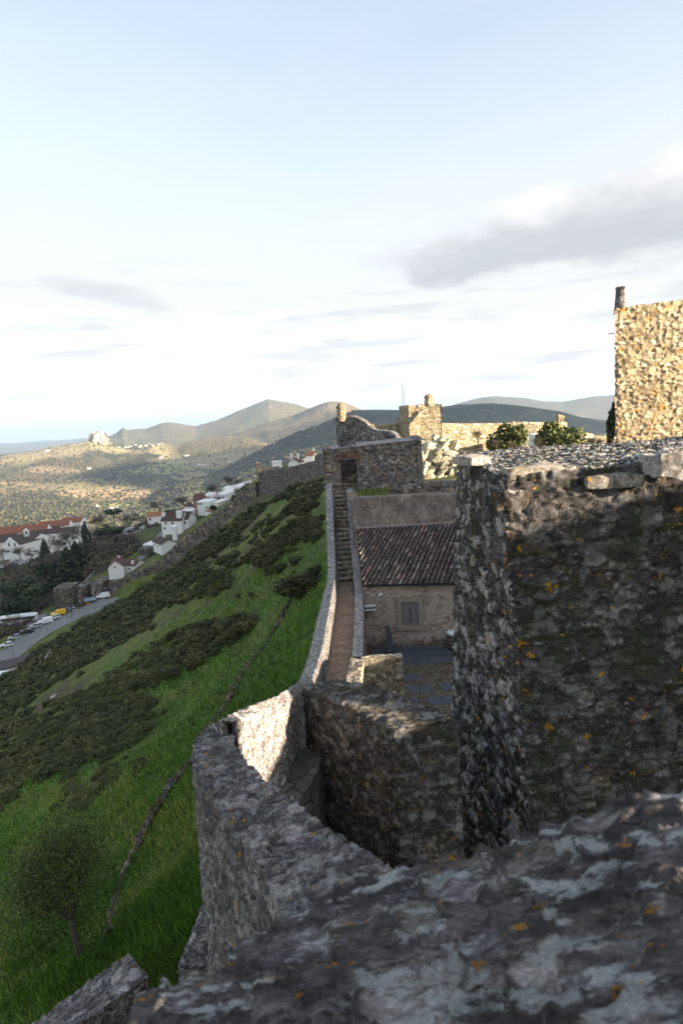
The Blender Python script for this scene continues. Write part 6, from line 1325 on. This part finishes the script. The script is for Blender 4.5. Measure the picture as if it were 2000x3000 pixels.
# ------------------------------------------------------------------ town trees
TR = [('pine', 205, 1700, 238, 17, 1.15, 'big dark layered conifer left of the town gate'), ('pine', 170, 1710, 245, 12, 1.2, 'dark conifer just left of the biggest one'), ('pine', 232, 1690, 255, 13, 1.1, 'dark conifer right behind the biggest one'), ('pine', 137, 1650, 300, 13, .8, 'narrow dark conifer beside the convent car park'),
 ('round', 60, 1735, 240, 11, 1.5, 'broad dark evergreen on the bank above the bus'), ('round', 110, 1745, 232, 9, 1.4, 'dark evergreen between the bus bank and the conifers'), ('round', 40, 1840, 208, 10.5, 1.3, 'dark leafy tree above the coach'), ('round', 85, 1820, 214, 8.5, 1.5, 'second dark leafy tree above the coach, right hand one'), ('round', 8, 1830, 206, 9, 1.2, 'dark tree at the left edge above the coach'), ('bare', 38, 1890, 186, 9, 1.0, 'bare tree standing in front of the coach'),
 ('stone_pine', 336, 1535, 330, 9.5, 1.1, 'umbrella shaped pine standing dark against the valley'), ('round', 290, 1650, 262, 9, 1.4, 'dark rounded tree behind the lowest gabled house'), ('round', 322, 1640, 266, 8.5, 1.4, 'dark rounded tree right behind the lowest gable'), ('round', 355, 1622, 272, 7, 1.5, 'green tree under the upper car park'), ('round', 265, 1640, 280, 10, 1., 'tall dark tree left of the lowest gabled house'),
 ('cypress', 258, 1612, 300, 13, 1.3, 'dark columnar tree in the town wood'), ('round', 300, 1600, 300, 7, 1.8, 'low spreading green tree below the umbrella pine'), ('stone_pine', 497, 1502, 320, 7, 1., 'small round pine left of the white cluster'), ('bare', 12, 1648, 312, 9, 1.1, 'bare tree at the far left before the convent'), ('bare', 60, 1635, 345, 9, 1.3, 'reddish bare tree before the church gable'), ('bare', 95, 1632, 345, 9, 1.3, 'bare tree before the convent entrance'),
 ('bare', 175, 1640, 300, 12, 1.3, 'tall bare tree before the long convent wing'), ('bare', 210, 1620, 320, 12, 1.3, 'bare tree at the end of the convent wing'), ('bare', 245, 1585, 350, 11, 1.4, 'bare tree right of the convent roofs'), ('bare', 285, 1560, 360, 12, 1.5, 'wide bare tree below the umbrella pine'), ('bare', 320, 1570, 345, 10, 1.4, 'bare tree in front of the umbrella pine'), ('bare', 385, 1535, 340, 10.5, 1.5, 'broad bare tree left of the lone orange roofed house'), ('bare', 415, 1532, 350, 9, 1.4, 'bare tree close to the lone orange roofed house'),
 ('bare', 25, 1700, 262, 10, 1.4, 'bare tree on the green bank at the left'), ('bare', 150, 1690, 268, 10, 1.4, 'bare tree above the dark evergreens'), ('bare', 190, 1790, 222, 5, 1.6, 'low bare thicket on the brown bank, left part'), ('bare', 215, 1775, 224, 5, 1.6, 'low bare thicket below the gate tower'), ('bare', 160, 1800, 218, 4.5, 1.7, 'low bare thicket above the yellow van'), ('bare', 130, 1815, 214, 4, 1.7, 'low bare thicket behind the white people carrier'), ('bare', 240, 1768, 220, 4.5, 1.6, 'low bare thicket left of the kiosk'),
 ('round', 340, 1600, 285, 7, 1.5, 'green tree between street and upper car park'), ('round', 130, 1700, 262, 9, 1.4, 'dark evergreen right of the bare bank tree'), ('bare', 540, 1490, 330, 8, 1.8, 'brown bare tree behind the dormer house'), ('bare', 470, 1500, 350, 8, 1.8, 'brown bare tree behind the lone house'), ('bare', 620, 1455, 340, 8, 1.9, 'brown bare tree above the white cluster'), ('bare', 680, 1432, 340, 8, 1.9, 'brown bare tree behind the upper row'), ('round', 225, 1655, 290, 9, 1.3, 'dark green tree behind the layered conifers')]
for i, (k, px, py, Y, hh, w, lb) in enumerate(TR):
    q = at(px, py, Y); g = float(ground_h(q[0], q[1])[0]); z = g if abs(g-q[2]) < 5 else q[2]
    plant(k, i % 3, {'pine': 'conifer', 'round': 'evergreen_tree', 'bare': 'bare_tree', 'stone_pine': 'umbrella_pine', 'cypress': 'cypress'}[k], lb, 'tree', (q[0], q[1], z-.3), hh, w, 'trees around the lower town', rz=i*1.7)
# thicket filling the wooded bank between road, gate and convent
POLY = [(0, 1700), (60, 1660), (140, 1620), (250, 1570), (380, 1530), (470, 1510), (560, 1480), (700, 1425), (740, 1410), (720, 1440), (600, 1470), (480, 1540), (370, 1560), (420, 1600), (340, 1650), (250, 1700), (185, 1730), (60, 1850), (0, 1870)]
SV = []; SC = []; k = 0
cand = []
while len(cand) < 900:
    x, y = random.uniform(0, 740), random.uniform(1405, 1870)
    if poly_in(POLY, x, y): cand.append((x, y))
cand += [(random.uniform(60, 260), 0) for _ in range(0)]
r_ = np.random.default_rng(8)
for x, y in cand:
    q = hit(x, y, 185, 620)
    if q is None: continue
    N_ = 45; s = r_.uniform(1.2, 3.2); C = rand_unit(N_, r_)*s*r_.uniform(.4, 1, N_)[:, None]; C[:, 2] = np.abs(C[:, 2])*.9; lv, lf, lc = leaf_quads(C+q, .42, r_, .4); SV.append(lv); SC.append(lc*.6+r_.uniform(0, .4))
SV = np.concatenate(SV); SC = np.concatenate(SC); me = mesh_data('thicket', SV, np.arange(len(SV)).reshape(-1, 4), SC, leafmat('thicket_twigs', (.05, .046, .032), (.10, .085, .06), (.17, .15, .10))); o = bpy.data.objects.new('thicket', me); link(o); tag(o, kind='stuff', label='brown green undergrowth around the lower town', cat='undergrowth')

# ------------------------------------------------------------------ haze
mb = MB().box((0, 0, -160), (43000, 43000, 1000)); hm = bpy.data.materials.new('haze_air'); hm.use_nodes = True; nn = NT(hm.node_tree)
pv = nn.a('ShaderNodeVolumePrincipled', {'Color': (.58, .77, 1., 1), 'Density': 7.5e-5, 'Anisotropy': .2}); oo = nn.a('ShaderNodeOutputMaterial'); nn.l.new(pv.outputs[0], oo.inputs['Volume'])
o = mb.build('haze', hm, origin=(0, 0, 0)); tag(o, kind='stuff', label='thin bluish air haze', cat='haze')
S.cycles.volume_step_rate = 5; S.cycles.volume_bounces = 0

# unseen clouds added behind the viewpoint to shade ridge, near valley and convent
def shade_cloud(gx, gy, gz, rx, ry, rz_, seed, alt=1500.):
    t = (alt-gz)/sd.z; c = np.array([gx+sd.x*t, gy+sd.y*t, alt]); bm = bmesh.new(); bmesh.ops.create_icosphere(bm, subdivisions=5, radius=1); V = np.array([v.co[:] for v in bm.verts]); Fc = [[v.index for v in f.verts] for f in bm.faces]; bm.free()
    V = V*(1+.7*fbm(V*2.2+seed, 4, seed)[:, None]); V = V*np.array([rx, ry, rz_]); o = make('cloud', V+c, Fc, m_white, origin=tuple(c), smooth=True); tag(o, kind='structure')  # never in view, added only for the shadow it casts on the land
shade_cloud(850, 2900, 0, 1400, 800, 90, 3); shade_cloud(-900, 1480, -250, 360, 330, 45, 5); shade_cloud(-250, 440, -70, 190, 165, 18, 9, 700.)
